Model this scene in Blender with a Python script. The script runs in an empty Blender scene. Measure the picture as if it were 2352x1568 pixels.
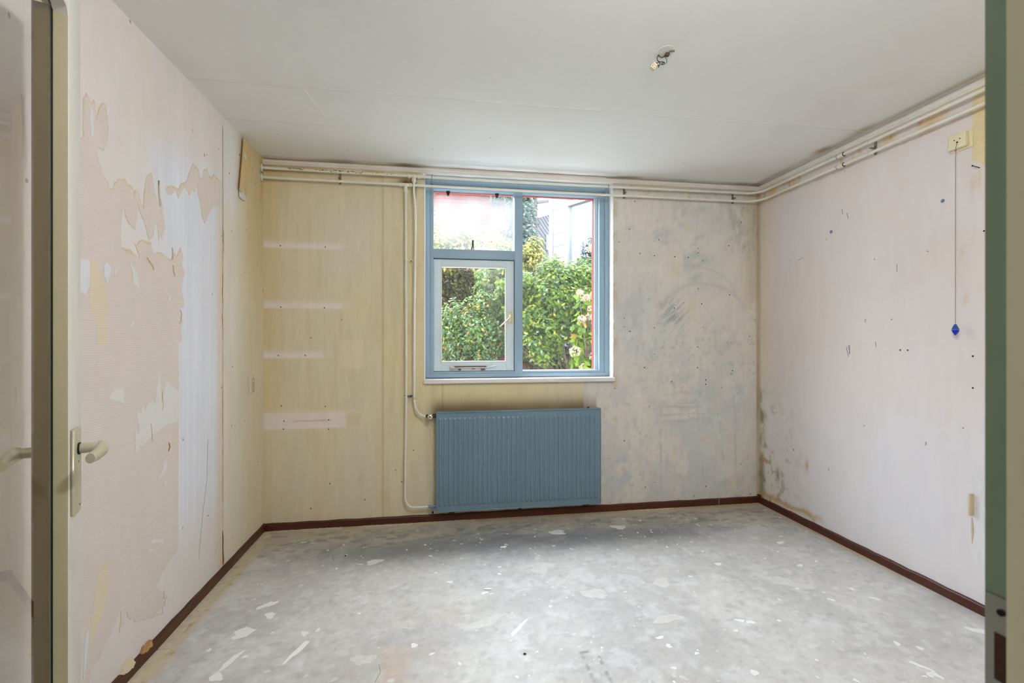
import bpy, bmesh, math, random
import numpy as np
from mathutils import Vector, Matrix
random.seed(7)
R = random.Random(11)
SC = bpy.context.scene
COL = SC.collection

# ---------------------------------------------------------------- camera, world, light
XL, XR, D, H, CAM = -1.1125, 2.408, 3.254, 2.40, 1.225
YAW = 0.1554
cam_d = bpy.data.cameras.new('camera'); cam = bpy.data.objects.new('camera', cam_d); COL.objects.link(cam)
cam.location = (0, 0, CAM); cam.rotation_euler = (math.pi/2, 0, -YAW)
cam_d.sensor_width = 36; cam_d.lens = 16.593; cam_d.shift_y = -0.0007; cam_d.clip_start = 0.05
cam_d.dof.use_dof = True; cam_d.dof.focus_distance = 2.6; cam_d.dof.aperture_fstop = 6.3
SC.camera = cam
SC.view_settings.view_transform = 'Standard'; SC.view_settings.look = 'None'
SC.view_settings.gamma = 1; SC.view_settings.use_curve_mapping = False
SC.view_settings.exposure = 0.0
try:
    SC.cycles.max_bounces = 14; SC.cycles.diffuse_bounces = 8; SC.cycles.transparent_max_bounces = 16
    SC.cycles.sample_clamp_indirect = 20; SC.cycles.caustics_reflective = False; SC.cycles.caustics_refractive = False
except Exception: pass
W = bpy.data.worlds.new('sky'); SC.world = W; W.use_nodes = True
W.node_tree.nodes['Background'].inputs[0].default_value = (0.86, 0.93, 1.0, 1)
W.node_tree.nodes['Background'].inputs[1].default_value = 9

def light(name, kind, loc, rot, energy, color=(1, 1, 1), size=None, size_y=None):
    d = bpy.data.lights.new(name, kind); d.energy = energy; d.color = color
    if kind == 'AREA':
        d.shape = 'RECTANGLE'; d.size = size; d.size_y = size_y or size
    if kind == 'SUN': d.angle = size
    o = bpy.data.objects.new(name, d); COL.objects.link(o); o.location = loc; o.rotation_euler = rot
    return o
light('sun', 'SUN', (0, 9, 9), (math.radians(-32), 0, math.radians(30)), 20.0, (.80, .89, 1), math.radians(85))
# unseen fill lights added to brighten the room: inside the doorway, and in the hall
room_fill = light('room_fill_light', 'POINT', (0.60, 0.70, 2.325), (0, 0, 0), 50, (.90, .945, 1)); room_fill.data.shadow_soft_size = .06
light('hall_fill_light', 'AREA', (0.1, -0.95, 2.36), (0, 0, 0), 5, (1, .93, .82), .5, .5)

# ---------------------------------------------------------------- helpers
def lin(c):
    c = np.asarray(c, float)/255.0
    return np.where(c <= 0.04045, c/12.92, ((c+0.055)/1.055)**2.4)
def L4(c): v = lin(c); return (float(v[0]), float(v[1]), float(v[2]), 1)

def vnoise(x, y, seed):
    xi = np.floor(x).astype(int); yi = np.floor(y).astype(int); fx = x-xi; fy = y-yi
    fx = fx*fx*(3-2*fx); fy = fy*fy*(3-2*fy)
    def h(a, b):
        n = (a*374761393 + b*668265263 + seed*974634777) & 0xffffffff
        n = ((n ^ (n >> 13))*1274126177) & 0xffffffff
        return ((n ^ (n >> 16)) & 0xffff)/65535.0
    return (h(xi, yi)*(1-fx)+h(xi+1, yi)*fx)*(1-fy)+(h(xi, yi+1)*(1-fx)+h(xi+1, yi+1)*fx)*fy
def fbm(x, y, sx, sy=None, seed=0, o=4):
    sy = sy or sx; a = 0; w = 1; t = 0
    for k in range(o):
        a = a+w*vnoise(x*sx*2**k+17.3*k, y*sy*2**k+5.1*k, seed+k); t += w; w *= .55
    return a/t
def ss(a, b, x):
    t = np.clip((x-a)/(b-a), 0, 1); return t*t*(3-2*t)
def box_m(x, y, x0, x1, y0, y1, sx=.02, sy=None):
    sy = sy or sx
    return ss(x0-sx, x0+sx, x)*(1-ss(x1-sx, x1+sx, x))*ss(y0-sy, y0+sy, y)*(1-ss(y1-sy, y1+sy, y))
def mixc(c, col, m):
    return c*(1-m[..., None])+lin(col)*m[..., None]

def smooth(pts, k=5):
    P = [Vector(p) for p in pts]; P = [P[0]*2-P[1]]+P+[P[-1]*2-P[-2]]; out = []
    for i in range(1, len(P)-2):
        for j in range(k):
            t = j/k; a, b, c, d = P[i-1:i+3]
            out.append(.5*((2*b)+(c-a)*t+(2*a-5*b+4*c-d)*t*t+(3*b-a-3*c+d)*t**3))
    return out+[P[-2]]
class MB:
    def __init__(s): s.v = []; s.f = []; s.m = []; s.sm = []
    def add(s, vs, fs, mat=0, smooth=False, M=None):
        n = len(s.v)
        for p in vs:
            p = Vector(p)
            s.v.append(tuple(M @ p) if M else tuple(p))
        for f in fs:
            s.f.append(tuple(i+n for i in f)); s.m.append(mat); s.sm.append(smooth)
    def box(s, x0, x1, y0, y1, z0, z1, mat=0, M=None):
        s.add([(x0,y0,z0),(x1,y0,z0),(x1,y1,z0),(x0,y1,z0),(x0,y0,z1),(x1,y0,z1),(x1,y1,z1),(x0,y1,z1)],
              [(0,3,2,1),(4,5,6,7),(0,1,5,4),(1,2,6,5),(2,3,7,6),(3,0,4,7)], mat, False, M)
    def cham(s, x0, x1, y0, y1, z0, z1, b=.002, mat=0, M=None):
        bm = bmesh.new(); bmesh.ops.create_cube(bm, size=1)
        for v in bm.verts: v.co = Vector(((x0+x1)/2+v.co.x*(x1-x0), (y0+y1)/2+v.co.y*(y1-y0), (z0+z1)/2+v.co.z*(z1-z0)))
        bmesh.ops.bevel(bm, geom=bm.edges[:], offset=b, segments=2, affect='EDGES', profile=.6)
        bm.verts.index_update()
        s.add([v.co.copy() for v in bm.verts], [[v.index for v in f.verts] for f in bm.faces], mat, True, M); bm.free()
    def tube(s, pts, r, n=12, mat=0, M=None, cap=True, sq=1.0):
        pts = [Vector(p) for p in pts]; rs = r if isinstance(r, (list, tuple)) else [r]*len(pts)
        vs = []; up = None
        for i, p in enumerate(pts):
            t = (pts[min(i+1, len(pts)-1)]-pts[max(i-1, 0)]).normalized()
            if up is None:
                up = Vector((0, 0, 1)) if abs(t.z) < .9 else Vector((1, 0, 0))
            a = (up - t*up.dot(t)).normalized(); b = t.cross(a); up = a
            for k in range(n):
                an = 2*math.pi*k/n
                vs.append(p+a*math.cos(an)*rs[i]*sq+b*math.sin(an)*rs[i])
        fs = []
        for i in range(len(pts)-1):
            for k in range(n):
                fs.append((i*n+k, i*n+(k+1) % n, (i+1)*n+(k+1) % n, (i+1)*n+k))
        s.add(vs, fs, mat, True, M)
        if cap:
            s.add(vs[:n], [tuple(range(n))[::-1]], mat, False, M); s.add(vs[-n:], [tuple(range(n))], mat, False, M)
    def cyl(s, p, q, r, n=16, mat=0, M=None): s.tube([p, q], r, n, mat, M)
    def build(s, name, mats, parent=None, **tags):
        me = bpy.data.meshes.new(name); me.from_pydata(s.v, [], s.f); me.validate(clean_customdata=False)
        for m in (mats if isinstance(mats, (list, tuple)) else [mats]): me.materials.append(m)
        if len(me.polygons) == len(s.f):
            me.polygons.foreach_set('material_index', s.m); me.polygons.foreach_set('use_smooth', s.sm)
        me.update()
        return put(name, me, parent, **tags)
def put(name, me, parent=None, **tags):
    o = bpy.data.objects.new(name, me); COL.objects.link(o)
    if parent: o.parent = parent; 
    for k, v in tags.items(): o[k] = v
    return o
def empty(name, label, category, loc=(0, 0, 0), group=None, kind=None):
    o = bpy.data.objects.new(name, None); COL.objects.link(o); o.location = loc
    if label: o['label'] = label
    if category: o['category'] = category
    if group: o['group'] = group
    if kind: o['kind'] = kind
    return o
def T(x, y, z): return Matrix.Translation((x, y, z))

# ---------------------------------------------------------------- materials
def mat(name, color=(200, 200, 200), rough=.6, metal=0, spec=.35, noise=0, nscale=8, bump=0, bscale=60, stretch=(1, 1, 1), attr=None, coat=0):
    m = bpy.data.materials.new(name); m.use_nodes = True; t = m.node_tree; N = t.nodes; K = t.links
    b = N['Principled BSDF']; b.inputs['Roughness'].default_value = rough; b.inputs['Metallic'].default_value = metal
    b.inputs['Specular IOR Level'].default_value = spec; b.inputs['Coat Weight'].default_value = coat
    tc = N.new('ShaderNodeTexCoord'); mp = N.new('ShaderNodeMapping'); mp.inputs['Scale'].default_value = stretch
    K.new(tc.outputs['Object'], mp.inputs[0])
    if attr:
        src = N.new('ShaderNodeAttribute'); src.attribute_name = attr; col = src.outputs['Color']; m['has_attr'] = 1
    else:
        src = N.new('ShaderNodeRGB'); src.outputs[0].default_value = L4(color); col = src.outputs[0]
    if noise:
        n = N.new('ShaderNodeTexNoise'); n.inputs['Scale'].default_value = nscale; n.inputs['Detail'].default_value = 8; n.inputs['Roughness'].default_value = .65
        K.new(mp.outputs[0], n.inputs[0])
        r = N.new('ShaderNodeMapRange'); r.inputs[1].default_value = .25; r.inputs[2].default_value = .75
        r.inputs[3].default_value = 1-noise; r.inputs[4].default_value = 1+noise*.6; K.new(n.outputs[0], r.inputs[0])
        x = N.new('ShaderNodeVectorMath'); x.operation = 'SCALE'; K.new(col, x.inputs[0]); K.new(r.outputs[0], x.inputs['Scale']); col = x.outputs[0]
    K.new(col, b.inputs['Base Color'])
    if bump:
        n = N.new('ShaderNodeTexNoise'); n.inputs['Scale'].default_value = bscale; n.inputs['Detail'].default_value = 4
        K.new(mp.outputs[0], n.inputs[0]); bp = N.new('ShaderNodeBump'); bp.inputs['Strength'].default_value = bump; bp.inputs['Distance'].default_value = .002
        K.new(n.outputs[0], bp.inputs['Height']); K.new(bp.outputs[0], b.inputs['Normal'])
    return m
def sockets(m): return m.node_tree.nodes, m.node_tree.links, m.node_tree.nodes['Principled BSDF']
def add_specks(m, dark, scale=60, radius=.12, dens=.5, stretch=(1, 1, 1), seed=0):
    """small flecks whose density follows the alpha of the paint attribute"""
    N, K, b = sockets(m); l = b.inputs['Base Color'].links[0].from_socket
    tc = N.new('ShaderNodeTexCoord'); mp = N.new('ShaderNodeMapping'); mp.inputs['Scale'].default_value = stretch; mp.inputs['Location'].default_value = (seed, seed*.7, seed*1.3)
    K.new(tc.outputs['Object'], mp.inputs[0])
    ns = N.new('ShaderNodeTexNoise'); ns.inputs['Scale'].default_value = scale*.9; K.new(mp.outputs[0], ns.inputs[0])
    wv = N.new('ShaderNodeVectorMath'); wv.operation = 'MULTIPLY_ADD'; K.new(ns.outputs['Color'], wv.inputs[0]); wv.inputs[1].default_value = (.8/scale,)*3; K.new(mp.outputs[0], wv.inputs[2])
    vo = N.new('ShaderNodeTexVoronoi'); vo.inputs['Scale'].default_value = scale; K.new(wv.outputs[0], vo.inputs[0])
    sep = N.new('ShaderNodeSeparateColor'); K.new(vo.outputs['Color'], sep.inputs[0])
    a = N.new('ShaderNodeAttribute'); a.attribute_name = 'paint'
    mul = N.new('ShaderNodeMath'); mul.operation = 'MULTIPLY'; K.new(a.outputs['Alpha'], mul.inputs[0]); mul.inputs[1].default_value = dens
    lt = N.new('ShaderNodeMath'); lt.operation = 'LESS_THAN'; K.new(sep.outputs[0], lt.inputs[0]); K.new(mul.outputs[0], lt.inputs[1])
    rr = N.new('ShaderNodeMath'); rr.operation = 'MULTIPLY'; K.new(sep.outputs[1], rr.inputs[0]); rr.inputs[1].default_value = radius*2.2
    mr = N.new('ShaderNodeMath'); mr.operation = 'LESS_THAN'; K.new(vo.outputs['Distance'], mr.inputs[0]); K.new(rr.outputs[0], mr.inputs[1])
    f = N.new('ShaderNodeMath'); f.operation = 'MULTIPLY'; K.new(lt.outputs[0], f.inputs[0]); K.new(mr.outputs[0], f.inputs[1])
    f2 = N.new('ShaderNodeMath'); f2.operation = 'MULTIPLY'; K.new(f.outputs[0], f2.inputs[0]); f2.inputs[1].default_value = .75
    mx = N.new('ShaderNodeMix'); mx.data_type = 'RGBA'; K.new(f2.outputs[0], mx.inputs[0]); K.new(l, mx.inputs[6]); mx.inputs[7].default_value = L4(dark)
    K.new(mx.outputs[2], b.inputs['Base Color'])
    return m

m_wall_l = add_specks(mat('painted_wall_left', rough=.85, attr='paint', noise=.05, nscale=6, bump=.35, bscale=55, stretch=(1, 2.2, .5)), (120, 100, 70), 22, .08, .25)
m_wall_b = add_specks(mat('painted_wall_back', rough=.85, attr='paint', noise=.07, nscale=14, bump=.5, bscale=70, stretch=(2.4, 1, .35)), (105, 85, 60), 26, .07, .4)
m_wall_r = add_specks(mat('painted_wall_right', rough=.7, attr='paint', noise=.04, nscale=7, bump=.3, bscale=40, stretch=(1, 2, .5)), (140, 110, 76), 24, .07, .32, (1, 1.3, .5))
m_wall_r = add_specks(m_wall_r, (120, 116, 112), 40, .07, .2, (1, 1.4, .7), 3.1)
m_ceil = mat('ceiling_paint', rough=.9, attr='paint', noise=.015, nscale=30, bump=.18, bscale=160)
m_white = mat('white_plaster', (232, 230, 228), .8, noise=.04, bump=.2)
m_white_gloss = mat('white_gloss_paint', (228, 226, 222), .35, noise=.03)
m_cream = mat('cream_door_paint', (216, 211, 202), .3, noise=.03, nscale=3)
m_green = mat('green_frame_paint', (120, 138, 118), .45, noise=.05)
m_jamb = mat('olive_cream_frame_paint', (196, 194, 168), .45, noise=.05)
m_pipe = mat('pipe_paint', (222, 219, 205), .35, noise=.06, nscale=20)
m_pipe_bare = mat('bare_pipe_flecks', (45, 38, 30), .6)
m_metal = mat('grey_metal', (150, 150, 146), .35, 1)
m_rust = mat('rusty_steel', (105, 84, 55), .55, .5, noise=.4, nscale=80)
m_brass = mat('tarnished_brass', (86, 66, 40), .45, .6, noise=.3, nscale=60)
m_dark = mat('dark_hole', (22, 16, 12), .9)
m_base = mat('mahogany_baseboard', (78, 40, 26), .38, noise=.35, nscale=6, stretch=(1, 1, 9), bump=.1)
m_rad = mat('radiator_blue', (110, 134, 148), .38, noise=.03)
m_blue = mat('window_blue_paint', (144, 168, 184), .42, noise=.05, nscale=12)
m_pale = mat('sash_pale_blue_paint', (206, 219, 222), .42, noise=.04, nscale=12)
m_red = mat('outer_red_paint', (176, 66, 60), .5, noise=.1)
m_sill = mat('sill_paint', (226, 222, 220), .4, noise=.04)
m_alu = mat('aluminium_knob', (205, 203, 190), .28, .55)
m_black = mat('black_plastic', (20, 20, 20), .5)
m_cream_p = mat('cream_plastic', (222, 212, 176), .35)
m_wire = mat('dark_green_wire', (24, 44, 44), .45)
m_block = mat('terminal_block_plastic', (205, 188, 156), .5, noise=.15, nscale=60)
m_cord = mat('cord_brown', (150, 122, 98), .8)
m_bead = mat('blue_bead', (14, 34, 190), .2, coat=.4)
m_bead2 = mat('teal_blue_bead', (20, 80, 150), .2, coat=.4)
m_splash = mat('white_splash', (226, 226, 224), .75, noise=.05)
m_splash2 = mat('faint_splash', (202, 200, 196), .6, noise=.15, nscale=26)
m_glue = mat('tan_glue_residue', (198, 186, 162), .9, noise=.25, nscale=30, bump=.6, bscale=50)
m_torn = mat('torn_white_paper', (216, 211, 207), .9, noise=.03, nscale=10, bump=.2, stretch=(1, 2, .4))
m_torn_w = mat('torn_bluish_white_paper', (214, 214, 216), .9, noise=.03, nscale=10, bump=.2, stretch=(1, 2, .4))
m_fringe = mat('yellowed_paper_edge', (210, 192, 162), .9, noise=.12, nscale=20, stretch=(1, 3, .6))
m_yell = mat('yellow_paper_backing', (214, 198, 168), .9, noise=.08, nscale=12, stretch=(1, 3, .5))
m_crumb = mat('dark_crumb', (70, 48, 30), .9, noise=.3, nscale=90)
m_brownp = mat('brown_stained_paper', (176, 138, 84), .85, noise=.3, nscale=30)
m_line = mat('hairline_grey', (150, 150, 150), .9)
m_seam = mat('ceiling_joint_grey', (212, 211, 209), .9)
m_wallwhite = mat('hall_white', (226, 222, 212), .85)

def weave(name, base, dark):
    m = mat(name, base, .92, noise=.05, nscale=7, stretch=(1, 2, .6)); N, K, b = sockets(m)
    l = b.inputs['Base Color'].links[0].from_socket
    tc = N.new('ShaderNodeTexCoord'); hs = []
    for ax, sc in (('Y', 330), ('Z', 260)):
        w = N.new('ShaderNodeTexWave'); w.bands_direction = ax; w.inputs['Scale'].default_value = sc/6.28*1.0; w.inputs['Distortion'].default_value = 2.2; w.inputs['Detail'].default_value = 2; w.inputs['Detail Scale'].default_value = 1.5
        K.new(tc.outputs['Object'], w.inputs[0]); hs.append(w.outputs['Fac'])
    nz = N.new('ShaderNodeTexNoise'); nz.inputs['Scale'].default_value = 90; nz.inputs['Detail'].default_value = 3; mpz = N.new('ShaderNodeMapping'); mpz.inputs['Scale'].default_value = (1, .25, 1); K.new(tc.outputs['Object'], mpz.inputs[0]); K.new(mpz.outputs[0], nz.inputs[0])
    a1 = N.new('ShaderNodeMath'); a1.operation = 'MULTIPLY_ADD'; a1.inputs[1].default_value = .35; K.new(hs[0], a1.inputs[0]); K.new(hs[1], a1.inputs[2])
    mx = N.new('ShaderNodeMath'); mx.operation = 'MULTIPLY'; K.new(a1.outputs[0], mx.inputs[0]); K.new(nz.outputs[0], mx.inputs[1])
    mr = N.new('ShaderNodeMapRange'); mr.inputs[1].default_value = .05; mr.inputs[2].default_value = .65; mr.inputs[3].default_value = .62; mr.inputs[4].default_value = 0; K.new(mx.outputs[0], mr.inputs[0])
    c = N.new('ShaderNodeMix'); c.data_type = 'RGBA'; K.new(mr.outputs[0], c.inputs[0]); K.new(l, c.inputs[6]); c.inputs[7].default_value = L4(dark); K.new(c.outputs[2], b.inputs['Base Color'])
    bp = N.new('ShaderNodeBump'); bp.inputs['Strength'].default_value = .5; bp.inputs['Distance'].default_value = .001; K.new(mx.outputs[0], bp.inputs['Height']); K.new(bp.outputs[0], b.inputs['Normal'])
    return m
m_weave = weave('woven_backing_paper', (219, 207, 198), (202, 186, 176))
m_weave_y = weave('yellowed_woven_paper', (222, 208, 184), (207, 189, 160))

def glass(name, haze=0.0, ior=1.52, tint=(1, 1, 1), hazecol=(235, 238, 240)):
    m = bpy.data.materials.new(name); m.use_nodes = True; t = m.node_tree; N = t.nodes; K = t.links
    N.clear(); out = N.new('ShaderNodeOutputMaterial'); tr = N.new('ShaderNodeBsdfTransparent'); tr.inputs[0].default_value = (*tint, 1)
    gl = N.new('ShaderNodeBsdfGlossy'); gl.inputs['Roughness'].default_value = .015
    fr = N.new('ShaderNodeFresnel'); fr.inputs[0].default_value = ior
    ge = N.new('ShaderNodeNewGeometry'); fm = N.new('ShaderNodeMath'); fm.operation = 'MULTIPLY'; iv = N.new('ShaderNodeMath'); iv.operation = 'SUBTRACT'; iv.inputs[0].default_value = 1
    K.new(ge.outputs['Backfacing'], iv.inputs[1]); K.new(fr.outputs[0], fm.inputs[0]); K.new(iv.outputs[0], fm.inputs[1])
    mx = N.new('ShaderNodeMixShader'); K.new(fm.outputs[0], mx.inputs[0]); K.new(tr.outputs[0], mx.inputs[1]); K.new(gl.outputs[0], mx.inputs[2])
    res = mx.outputs[0]
    if haze:
        tl = N.new('ShaderNodeBsdfTranslucent'); tl.inputs[0].default_value = L4(hazecol)
        df = N.new('ShaderNodeBsdfDiffuse'); df.inputs[0].default_value = L4(hazecol)
        m1 = N.new('ShaderNodeMixShader'); m1.inputs[0].default_value = .25; K.new(tl.outputs[0], m1.inputs[1]); K.new(df.outputs[0], m1.inputs[2])
        tc = N.new('ShaderNodeTexCoord'); n = N.new('ShaderNodeTexNoise'); n.inputs['Scale'].default_value = 9; n.inputs['Detail'].default_value = 8; K.new(tc.outputs['Object'], n.inputs[0])
        sx = N.new('ShaderNodeSeparateXYZ'); K.new(tc.outputs['Object'], sx.inputs[0])
        cr = N.new('ShaderNodeMapRange'); cr.inputs[1].default_value = 1.87; cr.inputs[2].default_value = 2.06; cr.inputs[3].default_value = haze*.35; cr.inputs[4].default_value = haze; K.new(sx.outputs['Z'], cr.inputs[0])
        cr2 = N.new('ShaderNodeMapRange'); cr2.inputs[1].default_value = 2.18; cr2.inputs[2].default_value = 2.28; cr2.inputs[3].default_value = 1; cr2.inputs[4].default_value = .45; K.new(sx.outputs['Z'], cr2.inputs[0])
        a = N.new('ShaderNodeMapRange'); a.inputs[1].default_value = .3; a.inputs[2].default_value = .7; a.inputs[3].default_value = .8; a.inputs[4].default_value = 1.15; K.new(n.outputs[0], a.inputs[0])
        p1 = N.new('ShaderNodeMath'); p1.operation = 'MULTIPLY'; K.new(cr.outputs[0], p1.inputs[0]); K.new(cr2.outputs[0], p1.inputs[1])
        p2 = N.new('ShaderNodeMath'); p2.operation = 'MULTIPLY'; p2.use_clamp = True; K.new(p1.outputs[0], p2.inputs[0]); K.new(a.outputs[0], p2.inputs[1])
        m2 = N.new('ShaderNodeMixShader'); K.new(p2.outputs[0], m2.inputs[0]); K.new(res, m2.inputs[1]); K.new(m1.outputs[0], m2.inputs[2]); res = m2.outputs[0]
    K.new(res, out.inputs[0]); return m
m_glass = glass('clear_glass'); m_glass_haze = glass('dirty_hazy_glass', .14)
m_glass_thin = glass('light_haze_glass', .02)
m_glass_door = glass('door_glass', ior=2.2, tint=(1, 1, .98))

# ---------------------------------------------------------------- gridded painted surfaces
def grid_surface(name, us, vs, to3d, paint, material, holes=(), extra=None, flip=False, kind='structure', extramat=None):
    U, V = np.meshgrid(us, vs); nu, nv = len(us), len(vs)
    rgb, sp = paint(U, V)
    P = to3d(U, V)
    verts = P.reshape(-1, 3)
    uc = (us[:-1]+us[1:])/2; vc = (vs[:-1]+vs[1:])/2
    ok = np.ones((nv-1, nu-1), bool)
    for (a, b, c, d) in holes:
        ok &= ~(((uc > a) & (uc < b))[None, :] & ((vc > c) & (vc < d))[:, None])
    jj, ii = np.nonzero(ok); a = jj*nu+ii
    F = np.stack([a, a+1, a+1+nu, a+nu], 1)
    if flip: F = F[:, ::-1]
    mb_v = verts.tolist(); mb_f = F.tolist(); n0 = len(mb_f); mi = [0]*n0
    if extra:
        n = len(mb_v); mb_v += [list(v) for v in extra.v]; mb_f += [[i+n for i in f] for f in extra.f]; mi += [1]*len(extra.f)
    me = bpy.data.meshes.new(name); me.from_pydata(mb_v, [], mb_f)
    me.materials.append(material)
    if extra: me.materials.append(extramat or m_white)
    me.polygons.foreach_set('material_index', mi)
    at = me.color_attributes.new('paint', 'FLOAT_COLOR', 'POINT')
    arr = np.ones((len(mb_v), 4), np.float32); arr[:, :3] = .8; arr[:, 3] = 0
    arr[:nu*nv, :3] = np.clip(rgb.reshape(-1, 3), 0, 1); arr[:nu*nv, 3] = np.clip(sp, 0, 1).reshape(-1)
    at.data.foreach_set('color', arr.ravel()); me.update()
    return put(name, me, None, kind=kind)
def line_with(a, b, step, marks=()):
    xs = set(np.round(np.arange(a, b, step), 5).tolist()) | {a, b}
    xs = [x for x in xs if all(abs(x-m) > step*.4 for m in marks)] + list(marks)
    return np.array(sorted(xs))

# window opening in the back wall
WX0, WX1, WZ0, WZ1 = -0.088, 1.247, 0.962, 2.372
WD = 0.22      # thickness of the outer wall

def paint_back(x, z):
    n1 = fbm(x, z, 2.2, 1.3, 1); n2 = fbm(x, z, 7, 3, 5); n3 = fbm(x, z, 30, 3, 9); nw = fbm(x, z, 4, 4, 21)
    c = np.zeros(x.shape+(3,))+lin((217, 203, 163))
    c = mixc(c, (212, 201, 174), ss(.35, .7, n1)*.8)
    c = mixc(c, (212, 200, 176), (1-ss(.25, .95, z))*.75)
    c = mixc(c, (206, 184, 134), box_m(x, z, -1.12, -1.02, .7, 2.4, .06)*.5)
    c = mixc(c, (198, 180, 144), (n3-.5).clip(0, 1)*1.2)
    c = mixc(c, (214, 204, 186), box_m(x, z, -.8, -.4, 1.6, 2.15, .15)*.6)
    # faint sheet joints of the wallpaper
    for xj in (-.365, .03):
        c = mixc(c, (170, 146, 100), np.exp(-((x-xj)/.006)**2)*.5)
    # whitish filler where four shelves were
    for (zb, zt, xe, xf) in ((1.828, 1.862, -.632, -.58), (1.437, 1.474, -.63, -.56), (1.112, 1.152, -.75, -.70), (.652, .755, -.60, -.52)):
        e = box_m(x+.02*(nw-.5), z, -1.2, xe, zb, zt, .02, .008)
        c = mixc(c, (228, 218, 214), e*.95)
        c = mixc(c, (220, 208, 190), box_m(x, z, -1.2, xf, zb+.01, zt+.015+.02*(nw-.5), .06, .02)*.55)
    c = mixc(c, (190, 140, 100), box_m(x, z, -.93, -.70, .70, .703, .03, .002)*.6)
    c = mixc(c, (222, 206, 178), box_m(x, z, -.635, -.49, 1.04, 1.23, .012)*.8)
    c = mixc(c, (204, 182, 136), box_m(x, z, -.60, -.51, .66, .74, .02)*.5)
    # soot and tea-brown staining round the pipe tee and along the top
    top = ss(2.26, 2.40, z)*(x < 1.0)
    c = mixc(c, (188, 152, 88), top*ss(.3, .6, n2)*.8)
    c = mixc(c, (120, 62, 18), np.exp(-(((x+.215)/.05)**2+((z-2.295)/.02)**2))*1.0)
    c = mixc(c, (112, 70, 24), np.exp(-(((x+.16)/.016)**2+((z-2.24)/.06)**2))*.9)
    c = mixc(c, (120, 84, 40), np.exp(-(((x+.20)/.12)**2+((z-2.39)/.016)**2))*.9)
    c = mixc(c, (150, 116, 60), np.exp(-(((x+.64)/.12)**2+((z-2.385)/.02)**2))*.7)
    c = mixc(c, (238, 230, 228), box_m(x, z, -.10, 1.6, 2.332, 2.5, .02, .004)*(1-ss(1.27, 1.30, x)))
    # dust mark above the radiator, rust where its edge sat
    soot = np.exp(-((z-.745)/.075)**2)*ss(-.10, .02, x)*(1-ss(1.11, 1.15, x))
    c = mixc(c, (108, 84, 38), (soot*(.55+.5*n2)).clip(0, .8))
    # bare filler-smeared plaster right of the window
    bound = 1.03+.006*(nw-.5)
    right = np.where(z > .962, (x > 1.2)*1.0, ss(bound-.006, bound+.006, x))
    r = np.zeros_like(c)+lin((216, 207, 196))
    a = fbm(x+.3*n1, z, 5, 4, 31); b = fbm(x*.7+z*.6, z*.8-x*.5, 9, 22, 33); g = fbm(x, z, 2.0, 1.6, 35)
    r = mixc(r, (204, 205, 200), ss(.42, .66, g)*.75)
    r = mixc(r, (186, 188, 190), (ss(.50, .74, a)*ss(.35, .7, b)).clip(0, 1)*.8)
    fine = fbm(x, z, 42, 34, 59, 3); r = mixc(r, (168, 168, 164), ss(.55, .75, fine)*ss(.40, .62, fbm(x, z, 3.2, 2.6, 58))*.45); r = mixc(r, (222, 216, 206), ss(.58, .75, fbm(x, z, 16, 12, 56))*.4)
    low = (1-ss(.9, 1.35, z))
    r = mixc(r, (192, 192, 192), (low*ss(.42, .66, fbm(x, z, 9, 7, 41))*.5))
    r = mixc(r, (212, 198, 168), ss(.66, .80, fbm(x, z, 11, 6, 43))*.5)
    # wiped arc and box shaped smears
    ar = np.abs(np.hypot((x-1.83)/.38, (z-1.58)/.20)-1.0+.15*(nw-.5)); up = z > 1.56
    r = mixc(r, (182, 181, 180), np.exp(-(ar/.03)**2)*up*.5*ss(.3, .6, a))
    ar2 = np.abs(np.hypot((x-1.95)/.34, (z-1.40)/.26)-1+.2*(nw-.5))
    r = mixc(r, (180, 182, 182), np.exp(-(ar2/.05)**2)*(z > 1.45)*.45)
    d = (x-1.62)*.8-(z-1.25)*.6
    r = mixc(r, (158, 160, 165), np.exp(-((x-1.72)/.10)**2-((z-1.42)/.12)**2)*ss(.45, .65, fbm(x-z, x+z, 45, 8, 47))*.9)
    r = mixc(r, (168, 171, 175), np.exp(-((x-1.78)/.22)**2-((z-.72)/.16)**2)*ss(.45, .65, fbm(x, z, 6, 60, 49))*.55)
    for (xa, za, xb, zb) in ((1.60, .62, 1.63, .2), (1.93, .40, 1.98, .12), (1.62, .80, 1.62, .10), (1.9, .85, 1.9, .62), (1.42, .66, 1.36, .42), (2.08, .62, 2.12, .3), (2.2, 1.0, 2.22, .2)):
        t = ((z-za)/(zb-za)).clip(0, 1); xx = xa+(xb-xa)*t+.03*(fbm(x*0, z, 1, 9, 51)-.5)
        r = mixc(r, (172, 172, 172), np.exp(-((x-xx)/.007)**2)*((z < za) & (z > zb))*.5*ss(.35, .6, fbm(x, z, 9, 14, 57)))
    r = mixc(r, (186, 172, 140), box_m(x, z, 2.30, 2.45, 1.5, 2.45, .06)*.5)
    r = mixc(r, (160, 154, 140), box_m(x, z, 2.12, 2.45, 1.9, 2.25, .06)*.5*ss(.35, .6, fbm(x, z, 30, 8, 53)))
    r = mixc(r, (160, 134, 86), ss(2.28, 2.4, z)*.45)
    r = mixc(r, (190, 160, 90), np.exp(-((x-1.262)/.02)**2)*ss(.5, .7, fbm(x, z, 8, 14, 55))*.45)
    r = mixc(r, (150, 120, 70), np.exp(-((x-2.400)/.012)**2)*(.3+.6*n2))
    c = c*(1-right[..., None])+r*right[..., None]
    c = mixc(c, (108, 84, 38), (soot*right*.5).clip(0, .5)*(x < 1.12))
    sp = .10+.25*ss(.4, .2, z)+.3*right+.5*np.exp(-(((x+.05)/.2)**2+((z-.35)/.2)**2))
    return c, sp

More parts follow.
